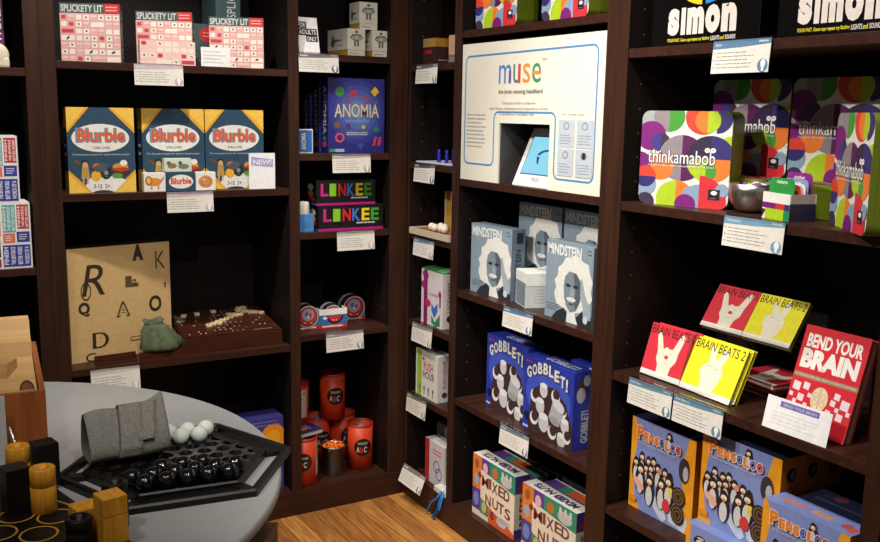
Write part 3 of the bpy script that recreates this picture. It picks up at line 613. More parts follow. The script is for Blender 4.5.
# lock box
t = thing('game_box', 'white puzzle game box with coloured jigsaw strips and raised green flap', 'game box', 'R', .088, .02, .7156, 0)
m = MB(); m.box(0, 0, 0, .157, .06, .205, (214, 208, 208), .001); m.boxface('front', .157, .06, .205)
m.rect(.12, 0, .30, 1, (130, 30, 100)); m.ell(.12, .72, .12, .07, (150, 40, 110)); m.ell(.32, .40, .14, .07, (190, 40, 90)); m.poly([(.05, .95), (.3, .98), (.35, .86), (.1, .84)], (150, 40, 120)); m.text('LOGIWORKS', .34, .55, .82, .60, (90, 80, 100))
m.ell(.88, .62, .07, .06, (170, 40, 110)); m.rect(.86, .38, .93, .62, (150, 40, 110)); m.shape([(.5, .42), (.62, .34), (.78, .45), (.78, .30), (.64, .16), (.5, .28)], (60, 110, 190)); m.shape([(.5, .2), (.66, .08), (.9, .26), (.9, .05), (.7, -.0), (.5, .06)], (40, 130, 80))
m.boxface('right', .157, .06, .205); m.text('LOCKWORKS', .35, .3, .7, .85, (50, 46, 54), .01, 90); m.ell(.5, .18, .18, .06, (40, 36, 44)); m.build('box_body', t)
m = MB(); m.prism([(0, 0), (.157, 0), (.150, .004), (.007, .004)], -.0, .055, (80, 150, 90)); o = m.build('open_flap', t); o.location = (0, 0, .207); o.rotation_euler = (math.radians(8), 0, 0)
def art_rush(m):
    m.rect(0, 0, 1, 1, (216, 214, 206)); m.rect(.06, 0, .27, 1, (150, 186, 60)); m.text('RUSH', .36, .60, .80, .78, (196, 80, 80), .02); m.text('HOUR', .33, .42, .86, .58, (90, 86, 90), .02); m.rect(.3, .8, .4, .86, (190, 60, 60))
    for k in range(4): m.ell(.2 + .2 * k, .2, .035, .05, (110, 100, 96), 8); m.rect(.185 + .2 * k, .06, .215 + .2 * k, .18, (110, 100, 96))
gamebox('R', .055, .02, .427, .165, .062, .18, 0, (208, 206, 204), {'front': art_rush, 'right': lambda m: (m.text('RUSH HOUR', .35, .3, .65, .9, (170, 110, 110), .01, 90), m.ell(.5, .16, .2, .06, (60, 60, 80)))}, 'white game box with a lime green stripe on the lower corner shelf')
gamebox('R', .12, .03, Z5, .145, .06, .17, 0, (200, 196, 198), {'front': lambda m: (m.rect(0, 0, .22, 1, (176, 40, 44)), m.ring(.6, .45, .16, .14, .2, (70, 90, 160)), m.ring(.72, .3, .16, .14, .2, (70, 90, 160)), m.lines(.4, .7, .9, .86, 2, (200, 80, 80), 4)), 'right': lambda m: m.lines(.2, .3, .8, .8, 3, (140, 140, 160), 5)}, 'white box with a red spine and blue rings on the bottom corner shelf')
gamebox('R', .085, .10, Z5, .17, .09, .212, 0, (112, 108, 108), {'front': lambda m: m.rect(0, .4, 1, .6, (86, 82, 84))}, 'grey box behind the red-spined box on the bottom corner shelf')
t = thing('strap_pack', 'small white and green packet with a blue cord loop on the bottom shelf', 'packet', 'R', .238, -.0025, Z5)
m = MB(); m.box(0, 0.004, 0, .086, .09, .022, (206, 212, 206), .003); m.boxface('top', .086, .09, .022); m.rect(.0, .5, 1, .8, (110, 160, 70)); m.build('packet', t)
m = MB(); CB = (36, 116, 190)
m.tube([(.07, .01, .022), (.072, -.006, .005), (.062, -.010, -.03), (.036, -.012, -.08), (.004, -.014, -.11), (-.014, -.016, -.103), (-.010, -.017, -.078), (.020, -.016, -.035), (.052, -.012, -.008), (.064, .0, .02)], .0045, CB)
m.tube([(.072, .008, .02), (.080, -.008, -.005), (.074, -.014, -.04), (.046, -.018, -.085), (.016, -.018, -.125), (.0, -.018, -.123), (-.006, -.018, -.105)], .0045, CB); m.build('cord_loop', t)

# ------------------------------------------------------------------ right wall, middle bay
def N(x, y): return ((x - 45) / 305.0, 1 - (y - 140) / 330.0)
PUR = (122, 28, 118); LIM = (172, 200, 36); GRN = (70, 150, 54); RED = (216, 66, 50); ORA = (232, 124, 48); NVY = (52, 44, 110); DRK = (62, 50, 72); GRY = (142, 132, 138); LBL = (136, 160, 186); DPU = (88, 26, 84); LGR = (158, 168, 164)
def art_think(m):
    def c(x, y, r, col, half=None): m.ell(*N(x, y), r / 305, r / 330, col, 28, half)
    m.rect(0, 0, 1, 1, (226, 224, 218))
    c(62, 165, 46, LGR); c(140, 160, 54, GRY, 'l'); c(140, 160, 54, GRN, 'r'); c(255, 160, 60, RED); c(300, 165, 50, NVY, 'r'); c(270, 172, 42, ORA, 'l'); c(270, 172, 42, LIM, 'r')
    c(350, 262, 40, LIM); c(80, 228, 52, PUR); c(115, 250, 33, (60, 56, 130), 'l'); c(115, 250, 33, DRK, 'r')
    c(190, 302, 80, GRY, 'l'); c(190, 302, 80, DPU, 'r'); c(285, 302, 80, (50, 36, 66), 'lt'); c(285, 302, 80, NVY, 'rt'); c(285, 302, 80, LIM, 'lb'); c(285, 302, 80, ORA, 'rb'); c(272, 345, 36, GRN, 'r')
    c(118, 335, 46, ORA); c(45, 325, 40, PUR); c(66, 400, 40, LBL); c(66, 372, 38, RED, 't'); c(66, 372, 38, NVY, 'b'); c(70, 462, 32, DRK)
    c(176, 448, 68, LIM, 'l'); c(176, 448, 68, ORA, 'r'); c(232, 430, 34, LBL); c(255, 448, 58, LBL, 'l'); c(255, 448, 90, (210, 48, 58), 'r'); c(210, 462, 36, PUR); c(330, 405, 22, LBL)
    u0, v1 = N(286, 404); u1, v0 = N(324, 440); m.rect(u0, v0, u1, v1, (32, 24, 40)); m.ell((u0 + u1) / 2, (v0 + v1) / 2 + .02, .035, .022, W_, 12); m.lines(u0 + .02, v0 + .01, u1 - .02, v0 + .025, 1, (150, 150, 150), 2)
    u0, v0 = N(74, 322); u1, v1 = N(302, 276); m.text('thinkamabob', u0 - .006, v0 - .006, u1 + .006, v1 + .006, (90, 84, 100), .045); m.text('thinkamabob', u0, v0, u1, v1, (244, 242, 240), .0)
    for x in (275, 294): u, v = N(x, 272); m.ell(u, v, .03, .026, (240, 238, 236), 14); m.rects([(u - .014, v - .002, u - .004, v + .006), (u + .004, v - .002, u + .014, v + .006)], (60, 50, 80))
    u0, v0 = N(74, 336); u1, v1 = N(300, 326); m.text('the game that takes advantage of your brain', u0, v0, u1, v1, (222, 216, 220))
OLV = (112, 128, 30)
def tin(wall, s, t, z, a, lb, w=.25, d=.065, h=.24, lying=False):
    tt = thing('patterned_tin', lb, 'game tin', wall, s, t, z, a, 'square tins patterned with coloured circles')
    rp = rr_poly(.022, w, h); cl = [(x / w, y / h) for x, y in rp]
    side = pm(OLV, .3, .08, 0, 50, 0, .6, 'olive_tin')
    m = MB(); m.M = Matrix() if not lying else Matrix.Translation((0, h, 0)) @ Matrix.Rotation(PI / 2, 4, 'X') @ Matrix.Translation((0, 0, 0))
    if lying:  # lies on its back, patterned face up
        m.M = Matrix(((1, 0, 0, 0), (0, 0, 1, 0), (0, -1, 0, d), (0, 0, 0, 1)))
    m.prism(rp, .014, d, side); m.build('tin_base', tt)
    m2 = MB(); m2.M = m.M; m2.prism(rp, 0, .0135, (226, 224, 218), side)
    m2.face((0, 0, 0), (w, 0, 0), (0, 0, h), cl); art_think(m2); m2.build('tin_lid', tt)
tin('R', .428, .02, 1.7698, 0, 'circle-patterned tin at the top edge, left of two above the white display', .232, .08)
tin('R', .79, .02, 1.7698, 0, 'circle-patterned tin at the top edge, right of two above the white display', .215, .08)

# headband display sign
t = thing('display_sign', 'large white headband display sign with rainbow lettering and blue outline', 'sign', 'R', .376, .004, 1.2785)
WS, HS = .731, .446; ox0, ox1, oy1 = .228, .494, .192
SG = pm((226, 222, 208), .5, .02, 0, 30, 0, .3, 'sign_board')
m = MB()
m.box(0, 0, 0, ox0, .006, HS, SG); m.box(ox1, 0, 0, WS, .006, HS, SG); m.box(ox0, 0, oy1, ox1, .006, HS, SG)
m.face((0, 0, 0), (WS, 0, 0), (0, 0, HS)); BL = (74, 134, 190)
def U(x, y): return ((x - 18) / 408.0, None)
# outline path (metres) traced as a rounded band
def band(m, pts, th, c):
    n = len(pts); out = []
    for i in range(n):
        p, q, r_ = Vector(pts[i - 1]), Vector(pts[i]), Vector(pts[(i + 1) % n]); d1 = (q - p).normalized(); d2 = (r_ - q).normalized(); nn = Vector((-(d1 + d2).y, (d1 + d2).x)).normalized()
        out += [(q + nn * th / 2)[:], (q - nn * th / 2)[:]]
    m.flat([(x / WS, y / HS) for x, y in out], [(2 * i, (2 * i + 2) % (2 * n), (2 * i + 3) % (2 * n), 2 * i + 1) for i in range(n)], c)
def rounded(corners, r):
    out = []; n = len(corners)
    for i in range(n):
        p, q, r_ = Vector(corners[i - 1]), Vector(corners[i]), Vector(corners[(i + 1) % n]); a = q + (p - q).normalized() * r; b_ = q + (r_ - q).normalized() * r
        for k in range(7):
            u = k / 6; out.append(((1 - u) ** 2 * a + 2 * u * (1 - u) * q + u * u * b_)[:])
    return out
band(m, rounded([(.022, .055), (.022, .405), (.700, .412), (.700, .035), (.520, .035), (.520, .226), (.198, .226), (.198, .055)], .025), .006, BL)
def sc(ch, u0, u1, v0, v1, c): m.text(ch, u0, v0, u1, v1, c, .0)
v0, v1 = .705, .835
sc('m', .30, .393, v0, v1, (58, 130, 190)); sc('u', .408, .462, v0, v1, (50, 120, 140)); m.rect(.443, v0, .462, v1, (206, 70, 50)); sc('s', .478, .530, v0, v1, (226, 140, 50)); sc('e', .543, .605, v0, v1, (60, 140, 90))
m.rect(.375, v0, .393, v1 - .04, (110, 80, 150)); m.rect(.543, v0 + .055, .605, v0 + .075, (226, 140, 50)); m.text('TM', .612, .845, .64, .862, (60, 60, 60))
m.text('the brain sensing headband', .30, .625, .62, .665, (70, 70, 72), .012)
m.text('Train your brain to improve', .33, .555, .575, .58, (120, 118, 116)); m.text('your focus, composure and response to stress', .235, .518, .66, .543, (120, 118, 116)); m.text('in as little as 3 minutes a day', .315, .48, .565, .505, (120, 118, 116))
m.lines(.05, .24, .215, .50, 9, (176, 172, 164), 4, .28)
m.text('Four Simple Steps', .755, .49, .89, .505, (130, 128, 124))
for i, (cx0, cy0) in enumerate(((.735, .29), (.85, .29), (.735, .105), (.85, .105))):
    m.rect(cx0, cy0, cx0 + .10, cy0 + .175, (184, 194, 206)); m.lines(cx0 + .01, cy0 + .015, cx0 + .09, cy0 + .085, 4, (130, 134, 140), i, .3)
    m.ring(cx0 + .05, cy0 + .135, .018, .024, .2, (90, 92, 96), 12); 
    if i == 3: m.ell(cx0 + .05, cy0 + .135, .012, .02, (40, 40, 44), 10)
m.build('sign_board', t)
m = MB()
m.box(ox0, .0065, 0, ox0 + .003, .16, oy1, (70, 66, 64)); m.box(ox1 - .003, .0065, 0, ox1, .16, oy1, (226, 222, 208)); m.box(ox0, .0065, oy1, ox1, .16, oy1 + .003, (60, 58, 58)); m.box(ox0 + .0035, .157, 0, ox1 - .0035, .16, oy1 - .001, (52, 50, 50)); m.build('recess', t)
t = thing('tablet_display', 'white slanted tablet stand with a lit pale blue screen inside the sign opening', 'tablet', 'R', .660, .020, 1.2788, 0, None, 0)
m = MB(); m.M = Matrix.Rotation(math.radians(-24), 4, 'X'); m.box(0, 0, .0, .204, .008, .195, (222, 222, 220), .003); m.build('stand_panel', t)
m = MB(); m.M = Matrix.Rotation(math.radians(-24), 4, 'X'); m.face((0, -.0006, 0), (.204, 0, 0), (0, 0, .195)); m.rect(.11, .20, 1, .86, (60, 90, 150)); m.rect(.125, .22, 1, .845, SCREEN); m.ring(.62, .52, .26, .12, .3, SCREEN_BLUE, 16, PI * .1, PI * .95); m.poly([(.37, .52), (.45, .5), (.47, .37), (.41, .42)], SCREEN_BLUE); m.text('muse', .45, .09, .65, .16, (150, 150, 150)); m.build('screen', t)

# grey-blue portrait boxes
MB_ = (134, 152, 166)
def art_mind(m):
    m.rect(0, 0, 1, 1, MB_); m.text('MINDSTEIN', .03, .825, .75, .965, (226, 230, 230), .03); m.lines(.88, .88, .97, .97, 2, (60, 70, 80), 2)
    hair = [(.26, .2), (.2, .32), (.24, .42), (.2, .5), (.27, .57), (.27, .67), (.36, .72), (.42, .81), (.55, .83), (.68, .86), (.8, .80), (.9, .78), (.94, .66), (1, .58), (.97, .45), (1, .36), (.93, .28), (.9, .2), (.6, .12)]
    m.shape(hair, (226, 226, 222))
    m.shape([(.16, 0), (.26, .1), (.42, .17), (.5, .1), (.7, .1), (.82, .2), (1, .14), (1, 0)], (40, 48, 58)); m.poly([(.5, .15), (.64, .16), (.72, 0), (.48, 0)], (222, 224, 222))
    m.shape([(.42, .3), (.40, .45), (.43, .58), (.52, .65), (.66, .64), (.75, .56), (.78, .44), (.76, .3), (.68, .17), (.56, .13), (.47, .2)], (124, 138, 150)); m.shape([(.6, .64), (.66, .64), (.75, .56), (.78, .44), (.76, .3), (.68, .17), (.62, .25), (.66, .4)], (86, 98, 110))
    m.ell(.50, .47, .055, .022, (40, 48, 58), 10); m.ell(.66, .47, .055, .022, (40, 48, 58), 10); m.poly([(.57, .45), (.61, .45), (.64, .34), (.54, .34)], (150, 162, 170)); m.ell(.57, .30, .1, .03, (222, 224, 222), 12); m.ell(.57, .24, .05, .012, (60, 66, 74), 8)
    m.shape([(.76, .58), (.79, .59), (.86, .40), (.97, .26), (.99, .1), (.84, .1), (.82, .24), (.76, .38)], (160, 172, 180)); m.lines(.04, .1, .34, .2, 3, (90, 106, 120), 3); m.ell(.88, .09, .05, .05, (200, 206, 208), 10)
def mind_side(m): m.rect(0, .0, 1, 1, (98, 116, 130)); m.text('MINDSTEIN', .3, .1, .72, .72, (30, 36, 44), .03, 90); m.rect(.35, .8, .85, .95, (30, 34, 42))
MG = 'grey-blue portrait boxes'
gamebox('R', .40, .04, .8897, .228, .055, .238, 3, MB_, {'front': art_mind, 'right': mind_side}, 'grey-blue portrait box at the front left of its shelf', MG)
gamebox('R', .838, .035, .8897, .222, .055, .237, 0, MB_, {'front': art_mind, 'right': mind_side}, 'grey-blue portrait box at the front right, nearest the post', MG)
gamebox('R', .525, .15, .9705, .235, .055, .238, 0, MB_, {'front': art_mind, 'right': mind_side}, 'grey-blue portrait box raised at the back, left of the rear pair', MG)
gamebox('R', .772, .15, .9705, .235, .055, .238, 0, MB_, {'front': art_mind, 'right': mind_side}, 'grey-blue portrait box raised at the back, right of the rear pair', MG)
gamebox('R', .51, .15, .8897, .24, .23, .08, 0, (104, 122, 136), {}, 'flat grey-blue box under the left rear portrait box', 'flat grey-blue boxes')
gamebox('R', .775, .15, .8897, .24, .23, .08, 0, (104, 122, 136), {}, 'flat grey-blue box under the right rear portrait box', 'flat grey-blue boxes')
t = thing('card_box', 'small white cube box between the two front portrait boxes', 'card box', 'R', .632, .068, .8897, -18)
m = MB(); m.box(.001, .001, 0, .107, .107, .07, (206, 208, 208), 0); m.face((.001, .001, 0), (.106, 0, 0), (0, 0, .07)); m.rect(.06, .05, .94, .98, (110, 128, 142)); m.lines(.1, .1, .9, .9, 7, (140, 156, 168), 3); m.face((.107, .001, 0), (0, .106, 0), (0, 0, .07)); m.rect(0, 0, 1, 1, (196, 200, 202)); m.lines(.3, .15, .95, .9, 5, (170, 174, 176), 4); m.build('box_base', t)
m = MB(); m.box(0, 0, .0705, .108, .108, .112, (226, 228, 226), .001); m.face((0, 0, .0705), (.108, 0, 0), (0, 0, .034)); m.rect(0, .0, 1, .25, (120, 136, 148)); m.build('box_lid', t)

# blue cup-game boxes
GB = (40, 56, 160)
def art_gob(m):
    m.rect(0, 0, 1, 1, GB); m.ell(.5, .55, .45, .35, (62, 84, 186))
    m.shape([(.1, 0), (.16, .4), (.2, .58), (.36, .68), (.62, .70), (.86, .56), (.94, .38), (1, .3), (1, 0)], (62, 42, 44))
    rnd = random.Random(3)
    for k, (x, y, r) in enumerate(((.24, .5, .10), (.42, .62, .10), (.66, .6, .1), (.36, .4, .11), (.24, .2, .10), (.44, .2, .13), (.8, .45, .1), (.86, .28, .1), (.62, .12, .1), (.8, .08, .1), (.9, .14, .09))):
        if k % 2: m.ell(x, y, r * .8, r, (196, 196, 200), 16); m.ell(x, y + r * .6, r * .72, r * .35, (226, 226, 228), 14)
        else: m.ell(x, y, r * .85, r * .9, (224, 222, 222), 16); m.ell(x + .015, y + .03, r * .66, r * .7, (66, 44, 46), 16)
    m.poly([(.54, .30), (.76, .26), (.84, .46), (.62, .54)], (170, 172, 178)); m.ell(.73, .50, .12, .07, (206, 208, 212), 16, rot=-.35); m.ell(.66, .28, .11, .05, (150, 152, 158), 14, rot=-.2)
    for k, ch in enumerate('GOBBLET!'):
        x = .07 + k * .112; y = .72 + .115 * math.sin(PI * min(1, k / 6.6)); hgt = .15 if ch != '!' else .17
        wd = .10 if ch != '!' else .045; m.text(ch, x, y - .006, x + wd + .008, y + hgt + .006, (30, 26, 60), .05); m.text(ch, x + .004, y, x + wd, y + hgt, (214, 214, 206), .04)
    m.lines(.05, .9, .2, .96, 1, (180, 60, 80), 3); m.lines(.02, .03, .14, .07, 1, (200, 200, 220), 4, .7); m.ell(.1, .2, .06, .055, (24, 24, 60), 12)
def gob_top(m): m.text('GOBBLET!', .3, .3, .9, .75, (196, 200, 214), .03)
def gob_side(m): m.text('GOBBLET!', .45, .08, .85, .5, (196, 200, 206), .04, 90); m.ell(.5, .8, .3, .12, (80, 50, 50), 12); m.ell(.4, .7, .25, .1, (190, 190, 190), 12); m.ell(.7, .88, .2, .07, (200, 200, 196), 12)
GG = 'blue boxes printed with cups'
for s, t, w, h, lb in ((.485, .062, .240, .256, 'blue cup-picture game box, left of the pair'), (.738, .038, .255, .245, 'blue cup-picture game box, right and nearer of the pair'), (.86, .13, .225, .245, 'blue game box showing only its top edge behind the nearer one')):
    gamebox('R', s, t, .4966, w, .07, h, 0, GB, {'front': art_gob, 'top': gob_top, 'right': gob_side}, lb, GG)

# mixed nuts boxes
def art_nuts(m):
    m.rect(0, 0, 1, 1, (222, 210, 190))
    m.rect(0, .45, .22, 1, (222, 122, 44)); m.rect(.22, .74, .42, 1, (96, 60, 140)); m.rect(.42, .70, 1, 1, (44, 138, 110)); m.rect(0, .10, .2, .45, (80, 62, 136)); m.rect(.2, .08, .4, .33, (70, 130, 110)); m.poly([(.4, 0), (.4, .33), (1, .08), (1, 0)], (214, 92, 44))
    m.poly([(.2, .33), (.2, .80), (1, .70), (1, .10), (.45, .25)], (226, 212, 190))
    m.ell(.54, .86, .07, .08, (196, 110, 44), 12); m.ell(.8, .83, .13, .09, (190, 190, 186), 12)
    for k in range(3): m.ell(.72 + .09 * k, .91, .025, .06, (206, 206, 200), 8)
    m.ell(.1, .86, .05, .08, (150, 90, 60), 10); m.ell(.1, .6, .06, .1, (150, 170, 190), 10); m.ell(.18, .7, .04, .05, (130, 50, 40), 8); m.ell(.31, .85, .06, .09, (220, 180, 190), 10); m.ell(.1, .28, .07, .12, (110, 130, 190), 10); m.ell(.3, .2, .06, .09, (190, 180, 110), 10); m.ell(.72, .14, .12, .08, (190, 190, 200), 10); m.ell(.5, .16, .05, .07, (120, 50, 40), 8)
    for k, (ch, x, y, c) in enumerate((('M', .23, .55, 0), ('I', .41, .56, 1), ('X', .48, .54, 2), ('E', .63, .55, 1), ('D', .76, .54, 2), ('N', .33, .28, 0), ('U', .50, .29, 1), ('T', .64, .28, 0), ('S', .79, .26, 2))):
        wd = {'I': .05, 'M': .17}.get(ch, .13); m.text(ch, x, y, x + wd, y + .17, ((110, 46, 52), (130, 60, 56), (96, 60, 70))[c], .015)
    m.lines(.5, .14, .95, .22, 2, (150, 130, 110), 3, .3)
def nuts_top(m): m.rect(0, 0, 1, 1, (212, 210, 206)); m.text('MIXED NUTS', .12, .25, .88, .8, (60, 50, 90), .05, 180); m.text('MIX', .5, .3, .62, .75, (70, 60, 110), .05, 180)
def nuts_side(m): m.rect(0, 0, 1, 1, (186, 178, 164)); m.rect(0, .72, 1, 1, (70, 48, 110)); m.rect(0, 0, 1, .15, (60, 48, 110)); m.ell(.5, .8, .3, .07, (120, 50, 60), 10); m.text('NUTS', .35, .2, .7, .66, (70, 54, 60), .03, 90)
GN = 'bright patchwork nut-game boxes'
for s, t, w, lb in ((.463, .03, .258, 'patchwork nut-game box at the bottom, left of the front pair'), (.764, .03, .278, 'patchwork nut-game box at the bottom, right of the front pair')):
    gamebox('R', s, t, Z5, w, .055, .222, 0, (222, 210, 190), {'front': art_nuts, 'top': nuts_top, 'right': nuts_side}, lb, GN)
def nuts_top2(m): m.rect(0, 0, 1, 1, (44, 138, 110)); m.rect(0, 0, .25, 1, (96, 60, 140)); m.rect(.4, 0, .7, 1, (196, 90, 50)); m.rect(0, .85, 1, 1, (200, 200, 190))
for s, t, w, lb in ((.50, .09, .258, 'nut-game box with a striped top behind the left front one'), (.80, .09, .278, 'nut-game box with a striped top behind the right front one')):
    gamebox('R', s, t, Z5, w, .05, .224, 0, (80, 62, 90), {'top': nuts_top2}, lb, GN)
for s, t, lb in ((.55, .145, 'black-topped box at the back behind the left nut-game boxes'), (.82, .145, 'black-topped box at the back behind the right nut-game boxes')):
    gamebox('R', s, t, Z5, .25, .09, .24, 0, (26, 26, 30), {'top': lambda m: m.rect(.02, .4, .98, .5, (60, 76, 70))}, lb, 'black-topped boxes at the back')

# ------------------------------------------------------------------ right wall, right bay
def art_simon(m):
    sl = (222, 212, 206); m.text('s', .165, .085, .275, .30, sl, .07); m.rect(.293, .085, .335, .30, sl); m.text('m', .350, .085, .51, .30, sl, .07); m.text('o', .522, .082, .655, .303, sl, .07); m.text('n', .668, .085, .80, .30, sl, .07)
    m.text('YOUR FAST. Game says repeat my flashing', .165, .025, .57, .06, (222, 206, 40), .02); m.text('LIGHTS', .58, .025, .66, .06, (220, 214, 210), .02); m.text('and', .665, .025, .70, .06, (222, 206, 40), .02); m.text('SOUNDS', .71, .025, .80, .06, (220, 214, 210), .02)
    for a0, c in ((PI, (230, 200, 30)), (1.5 * PI, (30, 130, 214)), (0, (190, 40, 40)), (.5 * PI, (40, 150, 70))): m.ring(.5, .62, .30, .31, .42, c, 10, a0 + .06, a0 + PI / 2 - .06)
    m.ell(.5, .62, .15, .15, (30, 30, 34)); m.poly([(.53, .34), (.57, .47), (.65, .44), (.62, .33)], (214, 196, 60))
for s, w, lb in ((1.262, .345, 'black box with chunky white lettering on the top shelf, left of two'), (1.655, .318, 'black box with chunky white lettering on the top shelf, right of two')):
    gamebox('R', s, .02, 1.6722, w, .075, .30, 0, pm((7, 7, 8), .4, .1, 0, 60, 0, .12, 'black_card'), {'front': art_simon}, lb, 'black boxes with chunky white lettering')
tin('R', 1.240, .025, 1.2748, 17, 'circle-patterned tin at the left, in front, tilted toward the aisle')
tin('R', 1.762, .11, 1.2748, -38, 'circle-patterned tin at far right, turned showing its olive side')
for s, lb1, lb2 in ((1.282, 'circle-patterned tin lying flat under the middle rear tin', 'circle-patterned tin at the rear, middle, behind the steel bowl'), (1.538, 'circle-patterned tin lying flat under the right rear tin', 'circle-patterned tin at the rear right, behind the small card box')):
    tin('R', s, .155, 1.2748, 0, lb1, .25, .078, .24, True)
    tin('R', s, .235, 1.2748 + .0795, 0, lb2, .25, .065, .243)
t = thing('steel_bowl', 'small brushed steel bowl of wrapped bits beside the tilted tin', 'bowl', 'R', 1.535, .122, 1.2748)
pr = [(0, 0), (.024, 0), (.038, .008), (.048, .026), (.053, .05), (.054, .068), (.0525, .068), (.0515, .05), (.046, .028), (.036, .011), (0, .004)]
pr = [(q * 1.09, z * 1.03) for q, z in pr]; m = MB(); m.lathe(pr, STEEL, 0, 0, 44); m.build('bowl_body', t)
rnd = random.Random(2); CC = [(150, 190, 60), (140, 80, 170), (230, 226, 220), (120, 170, 60), (236, 200, 60), (110, 160, 190)]
for k in range(9):
    a = k * 2.4; rr = .033 * (k / 9) ** .5; m = MB(); m.box(-.016, -.010, 0, .016, .010, .006, CC[k % 6], .001); o = m.build('wrapped_sweet')
    o.location = (.122 + rr * math.cos(a), -1.535 + rr * math.sin(a), 1.2748 + .0575 + .003 * (k % 3)); o.rotation_euler = (rnd.uniform(-.4, .4), rnd.uniform(-.4, .4), a)
    tag(o, 'brightly coloured paper slip lying in the steel bowl', 'paper slip', 'paper slips in the steel bowl')
t = thing('card_tray_box', 'small open box of tabbed cards with coloured sides beside the bowl', 'card box', 'R', 1.622, .055, 1.2748, -15)
m = MB(); w_, d_ = .10, .068
m.box(0, 0, 0, w_, .003, .06, W_); m.box(0, d_ - .003, 0, w_, d_, .06, W_); m.box(0, .003, 0, .003, d_ - .003, .06, W_); m.box(w_ - .003, .003, 0, w_, d_ - .003, .06, (178, 166, 164)); m.box(.003, .003, 0, w_ - .003, d_ - .003, .003, W_)
m.face((0, 0, 0), (w_, 0, 0), (0, 0, .06)); m.rect(0, 0, .12, .35, (60, 30, 60)); m.poly([(.0, .0), (.14, .0), (.14, .3)], W_); m.rect(.12, 0, .8, .40, (172, 206, 36)); m.rect(.8, 0, 1, .40, (30, 140, 84)); m.rect(0, .40, .55, .62, PUR); m.rect(.5, .40, .82, .62, (210, 48, 58)); m.rect(.82, .40, 1, .62, NVY)
m.face((w_, 0, 0), (0, d_, 0), (0, 0, .06)); m.rect(0, 0, 1, .66, (34, 30, 62)); m.build('box_body', t)
for y, h, c, tx in ((.012, .094, (44, 150, 66), 'nature'), (.028, .080, (216, 80, 60), 'phrase'), (.040, .082, W_, ''), (.047, .092, (130, 160, 200), 'thinkofit'), (.056, .106, (140, 40, 140), 'another')):
    m = MB(); rp = rr_poly(.014, w_ - .01, h - .004); m.prism([(x + .005, z + .004) for x, z in rp], y, y + .0018, c)
    m.face((.005, y, .004), (w_ - .01, 0, 0), (0, 0, h - .004)); 
    if tx: m.text(tx, .3, .86, .72, .94, W_, .02)
    m.build('tabbed_card', t)

# brain books on acrylic stands
def hand_art(m, bg, two):
    m.rect(0, .1, 1, 1, bg); m.rect(0, 0, 1, .1, (236, 232, 224))
    hc = (232, 226, 206)
    if two:
        m.shape([(.36, .1), (.34, .28), (.27, .40), (.29, .52), (.38, .60), (.33, .86), (.38, .90), (.44, .88), (.50, .64), (.60, .88), (.66, .90), (.71, .86), (.64, .58), (.70, .48), (.68, .30), (.62, .1)], hc)
        m.rects([(.37, .53, .48, .545), (.50, .50, .60, .515)], (206, 196, 150))
    else:
        m.shape([(.38, .1), (.37, .24), (.30, .36), (.30, .48), (.20, .80), (.23, .85), (.30, .83), (.42, .56), (.50, .61), (.58, .58), (.66, .60), (.76, .88), (.83, .91), (.88, .87), (.80, .54), (.79, .38), (.70, .25), (.68, .1)], hc)
        m.ell(.54, .42, .05, .04, bg, 10); m.rects([(.43, .46, .48, .47), (.60, .49, .66, .50), (.5, .3, .6, .31)], (200, 150, 130))
    m.text('BRAIN BEATS' + (' 2' if two else ''), .03, .80, .97, .97, (48, 26, 28), -.0)
def book(s, t, z, w, h, th, a, tilt, cov, art, lb, cat='book', group=None, name='book'):
    tt = thing(name, lb, cat, 'R', s, t, z, a, group, tilt)
    m = MB(); m.box(.002, .0015, .002, w - .003, th - .0015, h - .002, (214, 208, 196), .0005); m.build('page_block', tt)
    m = MB(); m.box(0, 0, 0, w, .0014, h, cov); m.box(0, th - .0014, 0, w, th, h, cov); m.box(-.0006, 0, 0, 0.0015, th, h, cov); m.boxface('front', w, th, h); art(m); m.build('cover', tt)
    return tt
RB = (214, 50, 66); YB = (232, 226, 40)
GBk = 'small hand-picture books'
def a_red(m): hand_art(m, RB, 0)
def a_yel(m): hand_art(m, YB, 1)
# front tier holder
def stand(s, t, z, w, tilt, lb, h=.13, riser=0):
    tt = thing('acrylic_stand', lb, 'book stand', 'R', s, t, z, 0, 'clear acrylic book stands')
    q = math.radians(tilt)
    m = MB(); m.M = Matrix.Translation((0, .0315 , riser + .003)) @ Matrix.Rotation(-q, 4, 'X'); m.box(0, 0, 0, w, .0025, h, ACR); m.build('back_plate', tt)
    m = MB(); m.box(0, -.002, riser, w, .04, riser + .0025, ACR); m.box(0, -.004, riser, w, -.0015, riser + .012, ACR); m.build('ledge', tt)
    if riser:
        m = MB(); m.box(0, -.002, riser - .0026, w + .03, .12, riser - .0002, ACR); m.box(0, .0, 0, .0025, .12, riser - .0028, ACR); m.box(w + .0275, .0, 0, w + .03, .12, riser - .0028, ACR); m.build('riser', tt)
    return tt
ZB = .8071
stand(1.255, .052, ZB, .325, 20, 'clear acrylic stand under the front row of hand-picture books', .10)
book(1.25, .055, ZB + .0028, .146, .142, .012, 0, -17, RB, a_red, 'red hand-picture book at the front left of the display', group=GBk)
book(1.262, .0685, ZB + .0028, .146, .142, .012, 0, -17, RB, a_red, 'red hand-picture book just behind the front red one', group=GBk)
book(1.400, .052, ZB + .0028, .176, .142, .012, -3, -24, YB, a_yel, 'bright yellow hand-picture book at the front of the display', group=GBk)
book(1.404, .0665, ZB + .0028, .176, .142, .011, -3, -24, YB, a_yel, 'yellow hand-picture book just behind the front yellow one', group=GBk)
stand(1.325, .188, ZB, .30, 33, 'clear acrylic riser lifting the rear row of hand-picture books', .10, .135)
